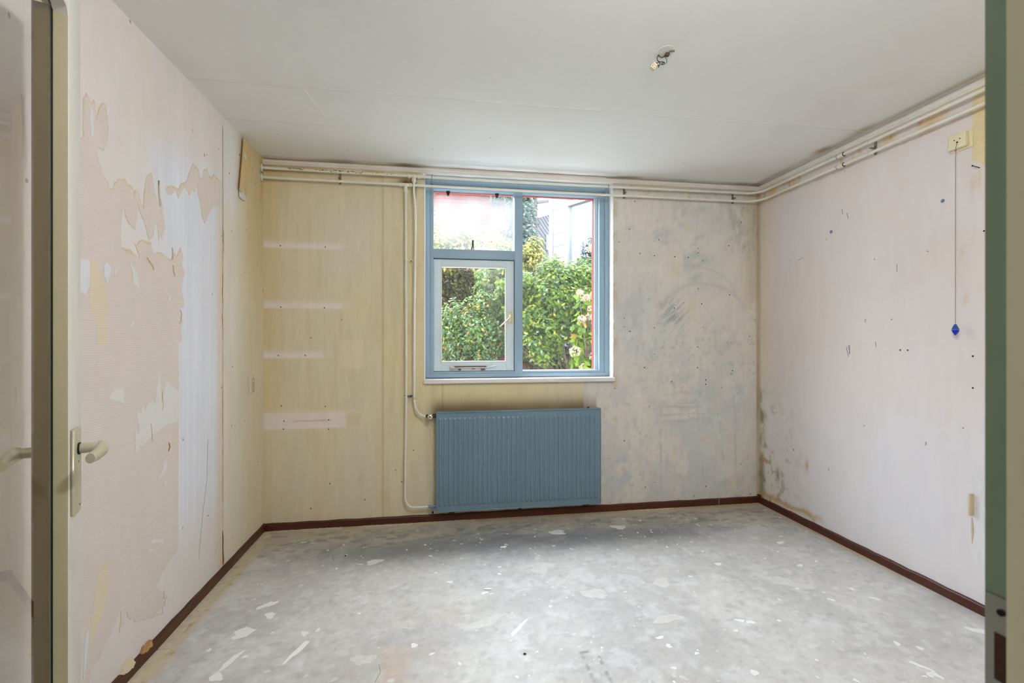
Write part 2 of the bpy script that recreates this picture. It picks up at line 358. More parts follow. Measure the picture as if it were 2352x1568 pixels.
def paint_left(y, z):
    n1 = fbm(y, z, 2.5, 2, 61); n2 = fbm(y, z, 8, 5, 63); st = fbm(y, z, 95, 1.6, 65, 3); nw = fbm(y, z, 5, 5, 67)
    c = np.zeros(y.shape+(3,))+lin((219, 210, 205))
    c = mixc(c, (218, 205, 188), ss(.5, .75, n1)*.6)
    c = mixc(c, (220, 208, 212), ss(.55, .8, fbm(y, z, 3, 2.4, 69))*.6)
    band = ss(1.90, 2.26, y+.06*(z-1.2))*(1-ss(2.62, 2.66, y))
    wb = band*(1-ss(1.95, 2.12, z+.05*(n2-.5)))*(1-.6*(1-ss(.2, .6, z)))
    c = mixc(c, (216, 218, 226), wb*.9)
    c = mixc(c, (232, 230, 232), (wb*(st-.5)*1.3).clip(0, 1))
    c = mixc(c, (206, 200, 200), (band*(.5-st)*1.2).clip(0, 1)*.5)
    # cream strip this side of the joint, brown glue line at the joint
    c = mixc(c, (214, 196, 168), np.exp(-((y-2.64)/.045)**2)*(z < 1.95)*(.5+.6*(n2-.3)))
    e = np.abs(y-2.672-.010*(fbm(y*0, z, 1, 22, 71)-.5))
    c = mixc(c, (172, 132, 74), np.exp(-(e/.005)**2)*(z < 1.9)*ss(.35, .6, fbm(y*0, z, 1, 14, 73))*.95)
    # far strip: cream turning yellow towards the corner and the ceiling
    far = ss(2.68, 2.70, y)
    f = np.zeros_like(c)+lin((222, 213, 194))
    f = mixc(f, (214, 198, 160), ss(2.80, 3.10, y+.1*(n1-.5))*(.45+.55*ss(1.0, 1.9, z)))
    f = mixc(f, (210, 188, 142), ss(2.95, 3.05, y)*ss(1.4, 2.0, z)*.55)
    f = mixc(f, (222, 218, 216), box_m(y, z, 2.68, 2.84, 1.9, 2.4, .03, .1)*.9)
    f = mixc(f, (224, 216, 210), np.exp(-((y-2.8)/.07)**2-((z-1.35)/.25)**2)*.7)
    f = mixc(f, (200, 168, 104), np.exp(-((y-3.22)/.03)**2)*ss(2.0, 2.3, z)*.7)
    c = c*(1-far[..., None])+f*far[..., None]
    c = mixc(c, (216, 208, 200), ss(.45, .25, z)*(y < 2.6)*.6)
    sp = .15+.15*ss(2.6, 2.7, y)
    return c, sp

def paint_right(y, z):
    n1 = fbm(y, z, 2, 1.5, 81); n2 = fbm(y, z, 9, 6, 83); n3 = fbm(y, z, 26, 18, 85)
    c = np.zeros(y.shape+(3,))+lin((218, 207, 202))
    c = mixc(c, (218, 212, 214), ss(.45, .7, n1)*.6)
    c = mixc(c, (218, 206, 186), ss(2.95, 3.22, y)*.7)
    c = mixc(c, (222, 224, 230), ss(1.2, .6, z)*.4)
    # yellow glue between and above the pipes
    pz = box_m(y, z, 1.0, 3.3, 2.26, 2.36, .1, .02)
    c = mixc(c, (212, 184, 136), pz*ss(.42, .68, n2)*.8)
    c = mixc(c, (202, 150, 80), pz*ss(.66, .78, n3)*.7)
    rough = ((y < 1.80)*(z > 2.03+.05*(n2-.5)))*1.0
    c = mixc(c, (222, 200, 154), rough*.9)
    c = mixc(c, (232, 216, 176), rough*ss(.5, .7, fbm(y, z, 40, 40, 87))*.6)
    for (yy, zz, ry, rz) in ((1.80, 1.93, .012, .05), (1.775, 1.95, .008, .06), (1.845, 1.62, .012, .035), (1.86, 1.55, .01, .03), (1.83, 1.42, .01, .03), (2.88, .38, .015, .05), (1.905, .86, .015, .03)):
        c = mixc(c, (206, 180, 130), np.exp(-((y-yy)/ry)**2-((z-zz)/rz)**2)*.5*ss(.3, .6, n3))
    # mould and rising damp in the back corner
    damp = ss(2.70, 3.22, y)*(1-ss(.35, 1.0, z))
    c = mixc(c, (150, 142, 112), (damp*ss(.58, .72, n3)*.85))
    c = mixc(c, (128, 128, 104), np.exp(-((y-3.22)/.03)**2)*ss(1.35, .9, z)*ss(.4, .6, n2)*.9)
    c = mixc(c, (188, 152, 92), np.exp(-((z-.055-.05*n3)/.018)**2)*ss(2.6, 2.75, y)*.9)
    c = mixc(c, (200, 146, 50), np.exp(-((y-3.21)/.012)**2-((z-.33)/.04)**2)*.9)
    c = mixc(c, (130, 124, 100), np.exp(-((y-3.05)/.02)**2-((z-.26)/.05)**2)*.8)
    c = mixc(c, (190, 130, 60), np.exp(-((y-2.78)/.012)**2-((z-.40)/.035)**2)*.8)
    c = mixc(c, (178, 150, 100), np.exp(-((y-3.245)/.012)**2)*.5)
    # fine joint of the lower sheet
    c = mixc(c, (200, 190, 184), np.exp(-((z-1.205)/.004)**2)*ss(1.7, 1.8, y)*.35)
    sp = .13+.8*damp+.4*pz+.12*ss(1.0, .5, z)
    return c, sp

def paint_ceiling(x, y):
    n1 = fbm(x, y, 2, 2, 91); n2 = fbm(x, y, 8, 4, 93)
    c = np.zeros(x.shape+(3,))+lin((232, 232, 230))
    c = mixc(c, (226, 224, 220), ss(.5, .8, n1)*.5)
    e = np.exp(-((x-(XR-.045))/.022)**2)*(.35+.9*(n2-.35))
    c = mixc(c, (150, 128, 90), e.clip(0, .8)*(y < D))
    c = mixc(c, (146, 116, 60), np.exp(-((x-2.34)/.03)**2-((y-2.58)/.06)**2)*.8)
    c = mixc(c, (156, 136, 96), np.exp(-((x-2.34)/.03)**2-((y-2.30)/.08)**2)*.6)
    e = np.exp(-((y-(D-.035))/.02)**2)*(.2+.7*(n2-.35))
    c = mixc(c, (150, 128, 90), e.clip(0, .6))
    for xx, a in ((-.22, .8), (-.62, .6), (1.33, .5), (2.25, .5)):
        c = mixc(c, (120, 92, 52), np.exp(-((x-xx)/.10)**2-((y-(D-.03))/.025)**2)*a)
    return c, x*0

def paint_floor(x, y):
    n0 = fbm(x, y, 1.1, 1.1, 101); n1 = fbm(x, y, 3, 3, 103); n2 = fbm(x+.1*n1, y, 10, 12, 105); n3 = fbm(x, y, 30, 30, 107)
    c = np.zeros(x.shape+(3,))+lin((186, 184, 181))
    c = mixc(c, (203, 201, 197), ss(.42, .66, n1)*.7)
    c = mixc(c, (168, 168, 168), ss(.48, .7, n0)*.5)
    c = mixc(c, (206, 206, 206), ss(.56, .68, n2)*.55)
    c = mixc(c, (208, 207, 205), ss(.60, .72, fbm(x, y, 18, 18, 117, 3))*.6); c = mixc(c, (160, 160, 158), ss(.60, .76, n3)*.45); c = mixc(c, (172, 171, 168), ss(.55, .75, fbm(x, y, 4.5, 5, 119))*.4)
    # band near the window wall: tan screed, dark stain, painted-in shade under the window
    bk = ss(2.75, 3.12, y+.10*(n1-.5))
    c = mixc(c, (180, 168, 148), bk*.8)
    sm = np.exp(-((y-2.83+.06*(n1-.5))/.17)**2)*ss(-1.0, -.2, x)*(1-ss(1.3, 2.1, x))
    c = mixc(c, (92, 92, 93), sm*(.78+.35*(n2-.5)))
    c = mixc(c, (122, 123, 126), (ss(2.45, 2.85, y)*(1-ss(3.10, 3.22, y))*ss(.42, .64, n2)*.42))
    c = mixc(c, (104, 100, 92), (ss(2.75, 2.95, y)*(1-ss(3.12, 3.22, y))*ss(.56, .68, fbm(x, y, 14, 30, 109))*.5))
    # old carpet glue along the walls
    w = .06+.035*fbm(x*0, y, 1, 7, 111)
    l = 1-ss(w, w+.02, x-XL)
    c = mixc(c, (196, 180, 150), l*.9); c = mixc(c, (168, 142, 104), l*ss(.55, .7, n3)*.7)
    w = .03+.03*fbm(x, y*0, 6, 1, 113)
    b = 1-ss(w, w+.02, D-y); c = mixc(c, (184, 162, 120), b*.85)
    w = .03+.03*fbm(x*0, y, 1, 6, 115)
    r = (1-ss(w, w+.02, XR-x))*ss(1.9, 2.4, y); c = mixc(c, (190, 174, 144), r*.8)
    # brownish worn spots
    c = mixc(c, (190, 170, 152), np.exp(-((x+.18)/.16)**2-((y-1.80)/.16)**2)*ss(.3, .6, n2)*.8)
    c = mixc(c, (190, 178, 158), np.exp(-((x-.05)/.2)**2-((y-2.15)/.1)**2)*ss(.35, .6, n2)*.5)
    for (xx, yy, rx, ry) in ((.56, 1.70, .006, .09), (.615, 1.69, .006, .08), (.58, 1.79, .04, .006)):
        c = mixc(c, (110, 108, 106), np.exp(-((x-xx)/rx)**4-((y-yy)/ry)**4)*ss(.4, .55, n3)*.8)
    return c, x*0+.35

def slab(*b):
    m = MB(); m.box(*b); return m
ex = MB(); e0 = D+.0015; e1 = D+WD
ex.box(XL-.3, WX0, e0, e1, -.1, H+.1); ex.box(WX1, XR+.3, e0, e1, -.1, H+.1)
ex.box(WX0, WX1, e0, e1, -.1, WZ0); ex.box(WX0, WX1, e0, e1, WZ1, H+.1)
wall_back = grid_surface('wall_back', line_with(XL, XR, .009, (WX0, WX1)), line_with(0, H, .009, (WZ0, WZ1)),
    lambda u, v: np.stack([u, u*0+D, v], -1), paint_back, m_wall_b, [(WX0, WX1, WZ0, WZ1)], ex)
wall_left = grid_surface('wall_left', line_with(.363, D, .010), line_with(0, H, .011), lambda u, v: np.stack([u*0+XL, u, v], -1), paint_left, m_wall_l,
    extra=slab(XL-.25, XL-.0015, .10, D+.3, -.1, H+.1))
wall_right = grid_surface('wall_right', line_with(.363, D, .010), line_with(0, H, .011), lambda u, v: np.stack([u*0+XR, u, v], -1), paint_right, m_wall_r,
    extra=slab(XR+.0015, XR+.25, .10, D+.3, -.1, H+.1), flip=True)
ceiling = grid_surface('ceiling', line_with(XL, XR, .02), line_with(.363, D, .01), lambda u, v: np.stack([u, v, u*0+H], -1), paint_ceiling, m_ceil,
    extra=slab(XL-.3, XR+.3, .1, D+WD, H+.0015, H+.2), flip=True)
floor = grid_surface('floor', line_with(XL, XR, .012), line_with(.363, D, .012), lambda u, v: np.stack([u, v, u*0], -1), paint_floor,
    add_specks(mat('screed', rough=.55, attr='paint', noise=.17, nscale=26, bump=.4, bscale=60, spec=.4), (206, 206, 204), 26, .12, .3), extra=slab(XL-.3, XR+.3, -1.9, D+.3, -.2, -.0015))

# front wall with the doorway, and the hall behind it
fw = MB()
fw.box(XL-.25, -.62, .19, .363, 0, H); fw.box(.60, XR+.25, .19, .363, 0, H); fw.box(-.62, .60, .19, .363, 2.16, H)
fw.build('wall_front', m_wallwhite, kind='structure')
hl = MB(); hl.box(-1.05, -.95, -1.7, .19, 0, H); hl.build('wall_hall_left', m_wallwhite, kind='structure')
hl = MB(); hl.box(1.15, 1.25, -1.7, .19, 0, H); hl.build('wall_hall_right', m_wallwhite, kind='structure')
hl = MB(); hl.box(-1.05, 1.25, -1.8, -1.7, 0, H); hl.build('wall_hall_rear', m_wallwhite, kind='structure')
hl = MB(); hl.box(-1.1, 1.3, -1.8, .363, H, H+.1); hl.build('ceiling_hall', m_wallwhite, kind='structure')
# door frame
tr = MB(); tr.box(.484, .60, .19, .336, 0, 2.16); tr.box(.484, .60, .19, .215, 0, 2.16)
fr = tr.build('trim_1', m_jamb, kind='structure')
rb = MB(); rb.box(.499, .60, .336, .363, 0, 2.16); rb.build('rebate', m_green, fr, label='dark green rebate face')
sp = MB(); sp.box(.4975, .499, .3375, .362, .905, .995); sp.build('strike_plate', m_metal, fr, label='worn grey metal strike plate')
sp = MB(); sp.box(.4965, .4976, .340, .354, .920, .962); sp.build('latch_hole', mat('rusty_brown_recess', (66, 40, 16), .8, noise=.4, nscale=90), fr, label='rusty brown latch opening')
sp = MB(); sp.cyl((.496, .349, .982), (.4976, .349, .982), .003); sp.build('screw', m_dark, fr)
tr = MB(); tr.box(-.62, -.545, .19, .363, 0, 2.16); tr.build('trim_2', m_jamb, kind='structure')
tr = MB(); tr.box(-.545, .484, .19, .336, 2.125, 2.16); tr.build('trim_3', m_jamb, kind='structure')

# ---------------------------------------------------------------- baseboards and cornice
def base_piece(name, a, b, nrm, n, parent=None):
    """wavy-topped mahogany strip 47 mm high"""
    a = Vector(a); b = Vector(b); nrm = Vector(nrm); m = MB(); d = b-a; prof = [(.0, 0), (.013, 0), (.013, .040), (.010, .045), (.004, .047), (0, .047)]
    vs = []; k = len(prof)
    for i in range(n+1):
        t = i/n; w = .0012*math.sin(i*1.7)+.0008*R.uniform(-1, 1)
        for (o, z) in prof: vs.append(a+d*t+nrm*(o+(.0006*math.sin(i*.9) if o > .005 else 0))+Vector((0, 0, z+(w if z > .03 else 0))))
    fs = [(i*k+j, (i+1)*k+j, (i+1)*k+(j+1) % k, i*k+(j+1) % k) for i in range(n) for j in range(k)]
    m.add(vs, fs, 0, False); m.add(vs[:k], [tuple(range(k))]); m.add(vs[-k:], [tuple(range(k))[::-1]])
    return m.build(name, m_base, parent, kind='structure')
bb = base_piece('baseboard_back', (XL, D, 0), (XR, D, 0), (0, -1, 0), 60)
bl = base_piece('baseboard_left', (XL, .363, 0), (XL, D, 0), (1, 0, 0), 60)
br = base_piece('baseboard_right', (XR, .363, 0), (XR, D, 0), (-1, 0, 0), 60)
# short raised splinters and a joint on the baseboards
m = MB(); m.cham(2.394, 2.408, 3.225, 3.254, .040, .062, .002); m.build('corner_block', m_base, br)
m = MB(); m.box(2.07, 2.074, D-.0142, D-.0125, .005, .043); m.build('joint', m_line, bb, label='pale joint line')

def cornice(name, a, b, nrm, n=1):
    a = Vector(a); b = Vector(b); nrm = Vector(nrm); d = b-a; m = MB()
    prof = [(0, 2.360), (.006, 2.360), (.010, 2.363), (.012, 2.369), (.017, 2.374), (.018, 2.384), (.015, 2.390), (0, 2.390)]; k = len(prof)
    vs = [a+d*t+nrm*o+Vector((0, 0, z)) for t in (0, 1) for (o, z) in prof]
    m.add(vs, [(j, k+j, k+(j+1) % k, (j+1) % k) for j in range(k)]); m.add(vs[:k], [tuple(range(k))]); m.add(vs[k:], [tuple(range(k))[::-1]])
    return m.build(name, m_corn, kind='structure')
m_corn = mat('cornice_paint', (222, 216, 205), .7, noise=.12, nscale=5)
cornice('trim_4', (XL, D, 0), (XR, D, 0), (0, -1, 0)); cornice('trim_5', (XR, .363, 0), (XR, D, 0), (-1, 0, 0))

# ceiling joints: the boards meet in two hairlines; a filled square at the left
m = MB(); m.box(XL, XR, 2.309, 2.312, H-.0012, H+.001); m.build('joint', m_seam, ceiling, label='thin straight joint across the ceiling boards')
m = MB(); m.box(XL, -.565, 2.698, 2.701, H-.0012, H+.001); m.build('joint', m_seam, ceiling)
m = MB(); m.tube([(-.565, 2.70, H), (-.60, 2.50, H), (-.62, 2.33, H)], .0012, 5); m.build('joint', m_seam, ceiling)

# ---------------------------------------------------------------- torn wallpaper on the left wall (y, z outlines)
PAPER = {
    'main': [(1.67,1.839),(1.68,1.861),(1.691,1.87),(1.691,1.992),(1.705,2.012),(1.717,2.005),(1.725,1.992),(1.736,2.003),(1.744,1.988),(1.746,1.947),(1.76,1.988),(1.774,2.016),(1.788,2.019),(1.796,1.994),(1.802,1.937),(1.796,1.887),(1.776,1.863),(1.76,1.866),(1.749,1.852),(1.754,1.812),(1.768,1.801),(1.776,1.785),(1.793,1.763),(1.802,1.764),(1.805,1.737),(1.826,1.748),(1.838,1.77),(1.858,1.79),(1.896,1.795),(1.907,1.781),(1.935,1.782),(1.943,1.754),(1.953,1.783),(1.967,1.78),(1.98,1.744),(2.001,1.724),(2.006,1.784),(2.01,1.833),(2.027,1.868),(2.045,1.881),(2.054,1.858),(2.068,1.819),(2.082,1.79),(2.111,1.74),(2.119,1.79),(2.132,1.737),(2.142,1.694),(2.121,1.638),(2.111,1.664),(2.101,1.631),(2.092,1.682),(2.082,1.702),(2.068,1.676),(2.054,1.635),(2.036,1.614),(2.019,1.653),(2.001,1.687),(1.976,1.717),(1.963,1.745),(1.955,1.69),(1.947,1.639),(1.927,1.647),(1.903,1.667),(1.881,1.701),(1.872,1.654),(1.869,1.56),(1.888,1.546),(1.919,1.544),(1.976,1.534),(1.967,1.558),(1.943,1.585),(1.963,1.583),(1.988,1.604),(2.01,1.598),(2.045,1.6),(2.064,1.571),(2.121,1.573),(2.186,1.561),(2.213,1.592),(2.229,1.583),(2.262,1.622),(2.279,1.592),(2.27,1.566),(2.291,1.52),(2.279,1.488),(2.268,1.444),(2.281,1.408),(2.291,1.379),(2.273,1.371),(2.248,1.372),(2.254,1.318),(2.285,1.311),(2.262,1.285),(2.268,1.231),(2.243,1.216),(2.243,1.105),(2.243,0.976),(2.243,0.667),(2.241,0.337),(2.223,0.315),(2.16,0.297),(2.121,0.281),(2.078,0.247),(2.13,0.189),(2.121,0.183),(2.15,0.158),(2.125,0.143),(2.137,0.197),(2.154,0.158),(2.134,0.154),(2.144,0.141),(2.121,0.135),(2.131,0.111),(2.08,0.129),(2.026,0.149),(1.954,0.178),(1.938,0.197),(1.907,0.222),(1.902,0.251),(1.892,0.237),(1.877,0.21),(1.862,0.196),(1.872,0.242),(1.867,0.271),(1.853,0.26),(1.829,0.235),(1.806,0.212),(1.789,0.198),(1.767,0.178),(1.746,0.165),(1.721,0.161),(1.713,0.124),(1.711,0.086),(1.662,0.105)],
    'upper': [(2.361,2.024),(2.372,2.033),(2.382,2.013),(2.398,2.029),(2.42,2.015),(2.436,1.988),(2.453,1.999),(2.476,2.046),(2.499,2.051),(2.523,2.028),(2.553,2.027),(2.571,2.063),(2.59,2.046),(2.622,2.047),(2.656,2.047),(2.66,1.947),(2.61,1.915),(2.572,1.9),(2.521,1.845),(2.479,1.791),(2.452,1.82),(2.439,1.87),(2.415,1.908),(2.413,1.96),(2.4,1.939),(2.381,1.911),(2.362,1.918),(2.338,1.885),(2.302,1.911),(2.268,1.876),(2.243,1.843),(2.223,1.874),(2.194,1.844),(2.171,1.834),(2.15,1.851),(2.191,1.872),(2.245,1.881),(2.273,1.908),(2.308,1.925),(2.326,1.956),(2.338,1.979)],
    'notch': [(2.248,1.003),(2.213,1.021),(2.16,1.052),(2.15,1.064),(2.132,1.003),(2.117,0.964),(2.113,1.022),(2.103,1.09),(2.095,1.097),(2.082,1.036),(2.071,0.977),(2.05,0.992),(2.036,0.979),(2.019,0.984),(2.008,0.958),(1.993,0.983),(1.984,0.952),(1.967,0.955),(1.959,0.972),(1.958,0.948),(1.963,0.924),(1.973,0.896),(1.967,0.871),(1.953,0.89),(1.947,0.881),(1.947,0.845),(1.949,0.813),(1.963,0.812),(1.98,0.83),(1.984,0.821),(2.045,0.851),(2.14,0.877),(2.248,0.881)],
    'chip_a': [(1.782,1.479),(1.788,1.487),(1.798,1.491),(1.816,1.478),(1.814,1.449),(1.803,1.433),(1.798,1.418),(1.794,1.432),(1.785,1.44)],
    'chip_b': [(1.915,1.513),(1.925,1.51),(1.943,1.492),(1.958,1.474),(1.967,1.454),(1.972,1.413),(1.955,1.429),(1.939,1.43),(1.931,1.48)],
    'chip_c': [(1.659,1.473),(1.693,1.485),(1.715,1.484),(1.716,1.404),(1.705,1.389),(1.699,1.37),(1.682,1.378),(1.659,1.38)],
    'chip_d': [(1.798,1.03),(1.819,1.048),(1.837,1.056),(1.884,1.056),(1.884,0.994),(1.866,1.009),(1.823,1.021)],
    'chip_e': [(2.14,0.732),(2.155,0.719),(2.155,0.699),(2.14,0.683),(2.116,0.676),(2.087,0.662),(2.101,0.683),(2.125,0.699),(2.128,0.72)],
    'chip_f': [(2.041,0.442),(2.068,0.439),(2.101,0.422),(2.132,0.425),(2.125,0.401),(2.082,0.421),(2.054,0.427)],
    'chip_g': [(1.719,1.982),(1.726,1.983),(1.731,1.962),(1.733,1.933),(1.736,1.904),(1.728,1.889),(1.722,1.894),(1.718,1.941)],
    'chip_h': [(1.703,0.298),(1.709,0.296),(1.715,0.283),(1.709,0.252),(1.703,0.215),(1.699,0.182),(1.693,0.157),(1.687,0.153),(1.689,0.189),(1.692,0.23),(1.697,0.271)],
    'chip_i': [(1.814,1.561),(1.82,1.564),(1.825,1.539),(1.819,1.535)],
    'chip_j': [(2.16,1.398),(2.173,1.416),(2.183,1.412),(2.181,1.393)],
    'chip_k': [(1.915,1.28),(1.931,1.296),(1.941,1.292),(1.935,1.28)],
    'chip_l': [(1.833,1.471),(1.842,1.479),(1.845,1.468),(1.835,1.447)],
    'chip_m': [(2.026,0.411),(2.041,0.413),(2.059,0.404),(2.05,0.397),(2.032,0.401)],
    'chip_n': [(2.135,0.642),(2.15,0.66),(2.152,0.645),(2.138,0.627)],
    'yellow_a': [(1.727,1.5),(1.743,1.48),(1.762,1.455),(1.782,1.416),(1.798,1.376),(1.798,1.319),(1.788,1.291),(1.798,1.244),(1.785,1.201),(1.752,1.202),(1.749,1.261),(1.741,1.298),(1.718,1.306),(1.718,1.404)],
    'curl_a': [(1.973,0.045),(1.987,0.062),(2.015,0.064),(2.035,0.061),(2.038,0.036),(2.009,0.035)],
    'curl_b': [(1.858,0.048),(1.887,0.067),(1.917,0.07),(1.933,0.041),(1.917,0.03),(1.897,0.034)],}
def ragged(pts, step=.010, amp=.003, seed=1):
    rr = random.Random(seed); out = []
    for i, p in enumerate(pts):
        q = pts[(i+1) % len(pts)]; L = math.hypot(q[0]-p[0], q[1]-p[1]); n = max(1, int(L/step)); vert = abs(q[1]-p[1]) > abs(q[0]-p[0])*6 and L > .2
        for k in range(n):
            t = k/n; a = amp*(.25 if vert else 1)
            out.append((p[0]+(q[0]-p[0])*t+(rr.uniform(-a, a)*.6 if k else 0), p[1]+(q[1]-p[1])*t+(rr.uniform(-a, a)*1.3 if k else 0)))
    return out
from mathutils.geometry import tessellate_polygon
def paper(name, pts, x0, th, material, parent, seed=1, amp=.003, step=.010, lift=None, **tags):
    P = ragged(pts, step, amp, seed); n = len(P); m = MB()
    tris = tessellate_polygon([[Vector((a, b, 0)) for a, b in P]])
    def xx(i): return x0+th+(lift(*P[i]) if lift else 0)
    vs = [(xx(i), P[i][0], P[i][1]) for i in range(n)]+[(x0, P[i][0], P[i][1]) for i in range(n)]
    fs = [tuple(t) for t in tris]+[(i, (i+1) % n, n+(i+1) % n, n+i) for i in range(n)]
    m.add(vs, fs); return m.build(name, material, parent, **tags)
def grow(pts, d, jit, seed):
    rr = random.Random(seed); cx = sum(p[0] for p in pts)/len(pts); out = []
    A = sum(pts[i][0]*pts[(i+1) % len(pts)][1]-pts[(i+1) % len(pts)][0]*pts[i][1] for i in range(len(pts))); sg = 1 if A > 0 else -1
    for i, p in enumerate(pts):
        a = pts[i-1]; b = pts[(i+1) % len(pts)]; tx, ty = b[0]-a[0], b[1]-a[1]; L = math.hypot(tx, ty) or 1
        k = d+rr.uniform(0, jit); nx, nz = sg*ty/L, -sg*tx/L
        out.append((p[0]+nx*k*.5, p[1]+nz*k*(1.4 if nz > 0 else .2)))
    return out
def cut_low(pts, lo=1.3): return [p for p in pts if p[1] > lo]
for key, lo, s in (('main', 0, 3), ('upper', 0, 5)):
    g = grow(PAPER[key], .001, .009, s)
    paper('paper_fringe', g, XL, .0006, m_fringe, wall_left, s, .004, label='yellowed torn paper fringe')
paper('wallpaper_backing', PAPER['main'], XL, .0013, m_weave, wall_left, 11, .003, label='large torn area of woven beige-pink backing paper')
paper('wallpaper_backing', PAPER['upper'], XL, .0012, m_weave, wall_left, 12, .003, label='smaller torn area of woven backing paper by the joint')
paper('paper_flap', PAPER['yellow_a'], XL+.0013, .0003, m_weave_y, wall_left, 13, .004, label='yellow glue-stained strip')
paper('paper_flap', [(1.752,0.454),(1.786,0.48),(1.804,0.456),(1.808,0.41),(1.797,0.36),(1.782,0.321),(1.749,0.268),(1.72,0.236),(1.715,0.281),(1.73,0.355)], XL+.0013, .0003, m_weave_y, wall_left, 15, .005)
paper('paper_flap', PAPER['notch'], XL+.0013, .0009, m_torn, wall_left, 14, .002, label='spiky white torn paper patch')
for i, k in enumerate('abcdefghijklmn'):
    pts = PAPER['chip_'+k]
    paper('paper_chip', pts, XL+.0013, .0008, m_torn_w if k in 'acgh' else m_torn, wall_left, 20+i, .0012, .006)
# tan and brown tear edges as curled lips
def lip(pts, r, material, nm='torn_edge', **t):
    m = MB(); P = [(XL+.0025, a, b) for a, b in pts]; m.tube(P, [r*(.25+.75*math.sin(math.pi*(i+.5)/len(P))) for i in range(len(P))], 6); m.build(nm, material, wall_left, **t)
def yz(*p): return p
lip([(2.095, 1.845), (2.098, 1.87), (2.10, 1.82), (2.106, 1.79), (2.108, 1.765)], .0035, m_fringe)
lip([(2.02, 1.545), (2.04, 1.53), (2.055, 1.522), (2.062, 1.505)], .004, m_fringe); lip([(2.20, 1.545), (2.205, 1.52), (2.215, 1.50)], .004, m_fringe)
lip([(2.195, 1.62), (2.20, 1.60), (2.198, 1.57)], .003, m_fringe)
lip([(2.12, 1.02), (2.123, .99), (2.128, .965), (2.122, .94)], .0022, m_fringe); lip([(2.045, .90), (2.05, .86), (2.055, .83)], .0022, m_fringe)
lip([(2.255, 1.36), (2.268, 1.345), (2.262, 1.31), (2.252, 1.30)], .003, m_fringe)
lip([(2.17, .80), (2.175, .78), (2.165, .765)], .003, m_brownp)
# curled paper at the foot of the wall
for k, s in (('curl_a', 1), ('curl_b', 2)):
    paper('paper_curl', PAPER[k], XL+.001, .004, m_brownp if s == 1 else m_yell, wall_left, 30+s, .003, .008, lift=lambda a, b: .012*max(0, .12-b)/.12, label='curled brown torn paper at the baseboard')
# long vertical joint: slate blue line above, open crack at the foot
m = MB(); m.box(XL, XL+.0012, 2.669, 2.673, 2.02, 2.345); m.box(XL, XL+.0012, 2.671, 2.675, 1.74, 2.02); m.box(XL, XL+.001, 2.682, 2.684, 1.69, 1.80); m.build('joint_line', mat('slate_blue_line', (128, 132, 142), .9), wall_left)
m = MB(); rr = random.Random(4); P = [(XL+.0012, 2.672+rr.uniform(-.003, .003), z) for z in np.arange(1.36, .24, -.02)]; m.tube(P, .0011, 5); m.build('joint_line', m_fringe, wall_left, label='ragged tan joint in the wallpaper')
m = MB(); P = [(XL+.001, 2.668+.004*math.sin(i), 1.57-.02*i) for i in range(16)]; m.tube(P, [.001+.002*rr.random() for _ in P], 5); m.build('joint_line', m_brownp, wall_left, label='rust brown bead of glue in the joint')
m = MB(); m.tube([(XL+.0008, 2.668, .235), (XL+.001, 2.672, .20), (XL+.001, 2.671, .13), (XL+.001, 2.676, .08), (XL+.0008, 2.678, .05)], [.001, .0035, .003, .004, .001], 6); m.build('crack', mat('crack_brown', (104, 70, 34), .9), wall_left, label='brown open crack above the baseboard')
m = MB(); m.tube([(XL+.0008, 2.665, .215), (XL+.0008, 2.64, .20), (XL+.0008, 2.60, .17), (XL+.0008, 2.585, .14)], .0012, 5); m.build('crack', m_fringe, wall_left)
m = MB(); m.tube([(XL+.0006, 2.51, .74), (XL+.0006, 2.50, .55), (XL+.0006, 2.46, .40), (XL+.0006, 2.42, .20)], .0008, 5); m.build('hairline', m_line, wall_left)
# the peeled yellow corner high on the left wall
def flap_lift(a, b): return .018*max(0, 1-(a-2.848)/.05)
m = MB(); V = []; ny, nz = 8, 14
for j in range(nz+1):
    for i in range(ny+1):
        z = 2.385-.315*j/nz; ya = 2.905-.058*j/nz; y1 = 3.06 if j else 3.06
        y = ya+(y1-ya)*i/ny*(1-.35*(j/nz)); V.append((XL+.002+.011*(1-i/ny)**2*(1-.15*math.sin(j*.8)), y, z))
m.add(V, [(j*(ny+1)+i, j*(ny+1)+i+1, (j+1)*(ny+1)+i+1, (j+1)*(ny+1)+i) for j in range(nz) for i in range(ny)], 0, True)
m.build('peeling_paper', mat('nicotine_yellow_paper', (214, 190, 140), .85, noise=.15, nscale=9), wall_left, label='peeling yellowed wallpaper corner with a brown lifted edge')
m = MB(); m.tube([(XL+.012, 2.905, 2.385), (XL+.013, 2.88, 2.24), (XL+.012, 2.849, 2.075)], .0022, 6); m.build('torn_edge', m_brownp, wall_left)
paper('paper_chip', [(2.86, 2.09), (2.90, 2.11), (2.93, 2.085), (2.96, 2.04), (2.91, 2.03), (2.87, 2.035)], XL+.004, .002, m_torn, wall_left, 51, .002)
paper('paper_chip', [(2.92, 2.30), (2.95, 2.315), (2.965, 2.29), (2.94, 2.28)], XL+.006, .002, m_torn, wall_left, 52, .002)

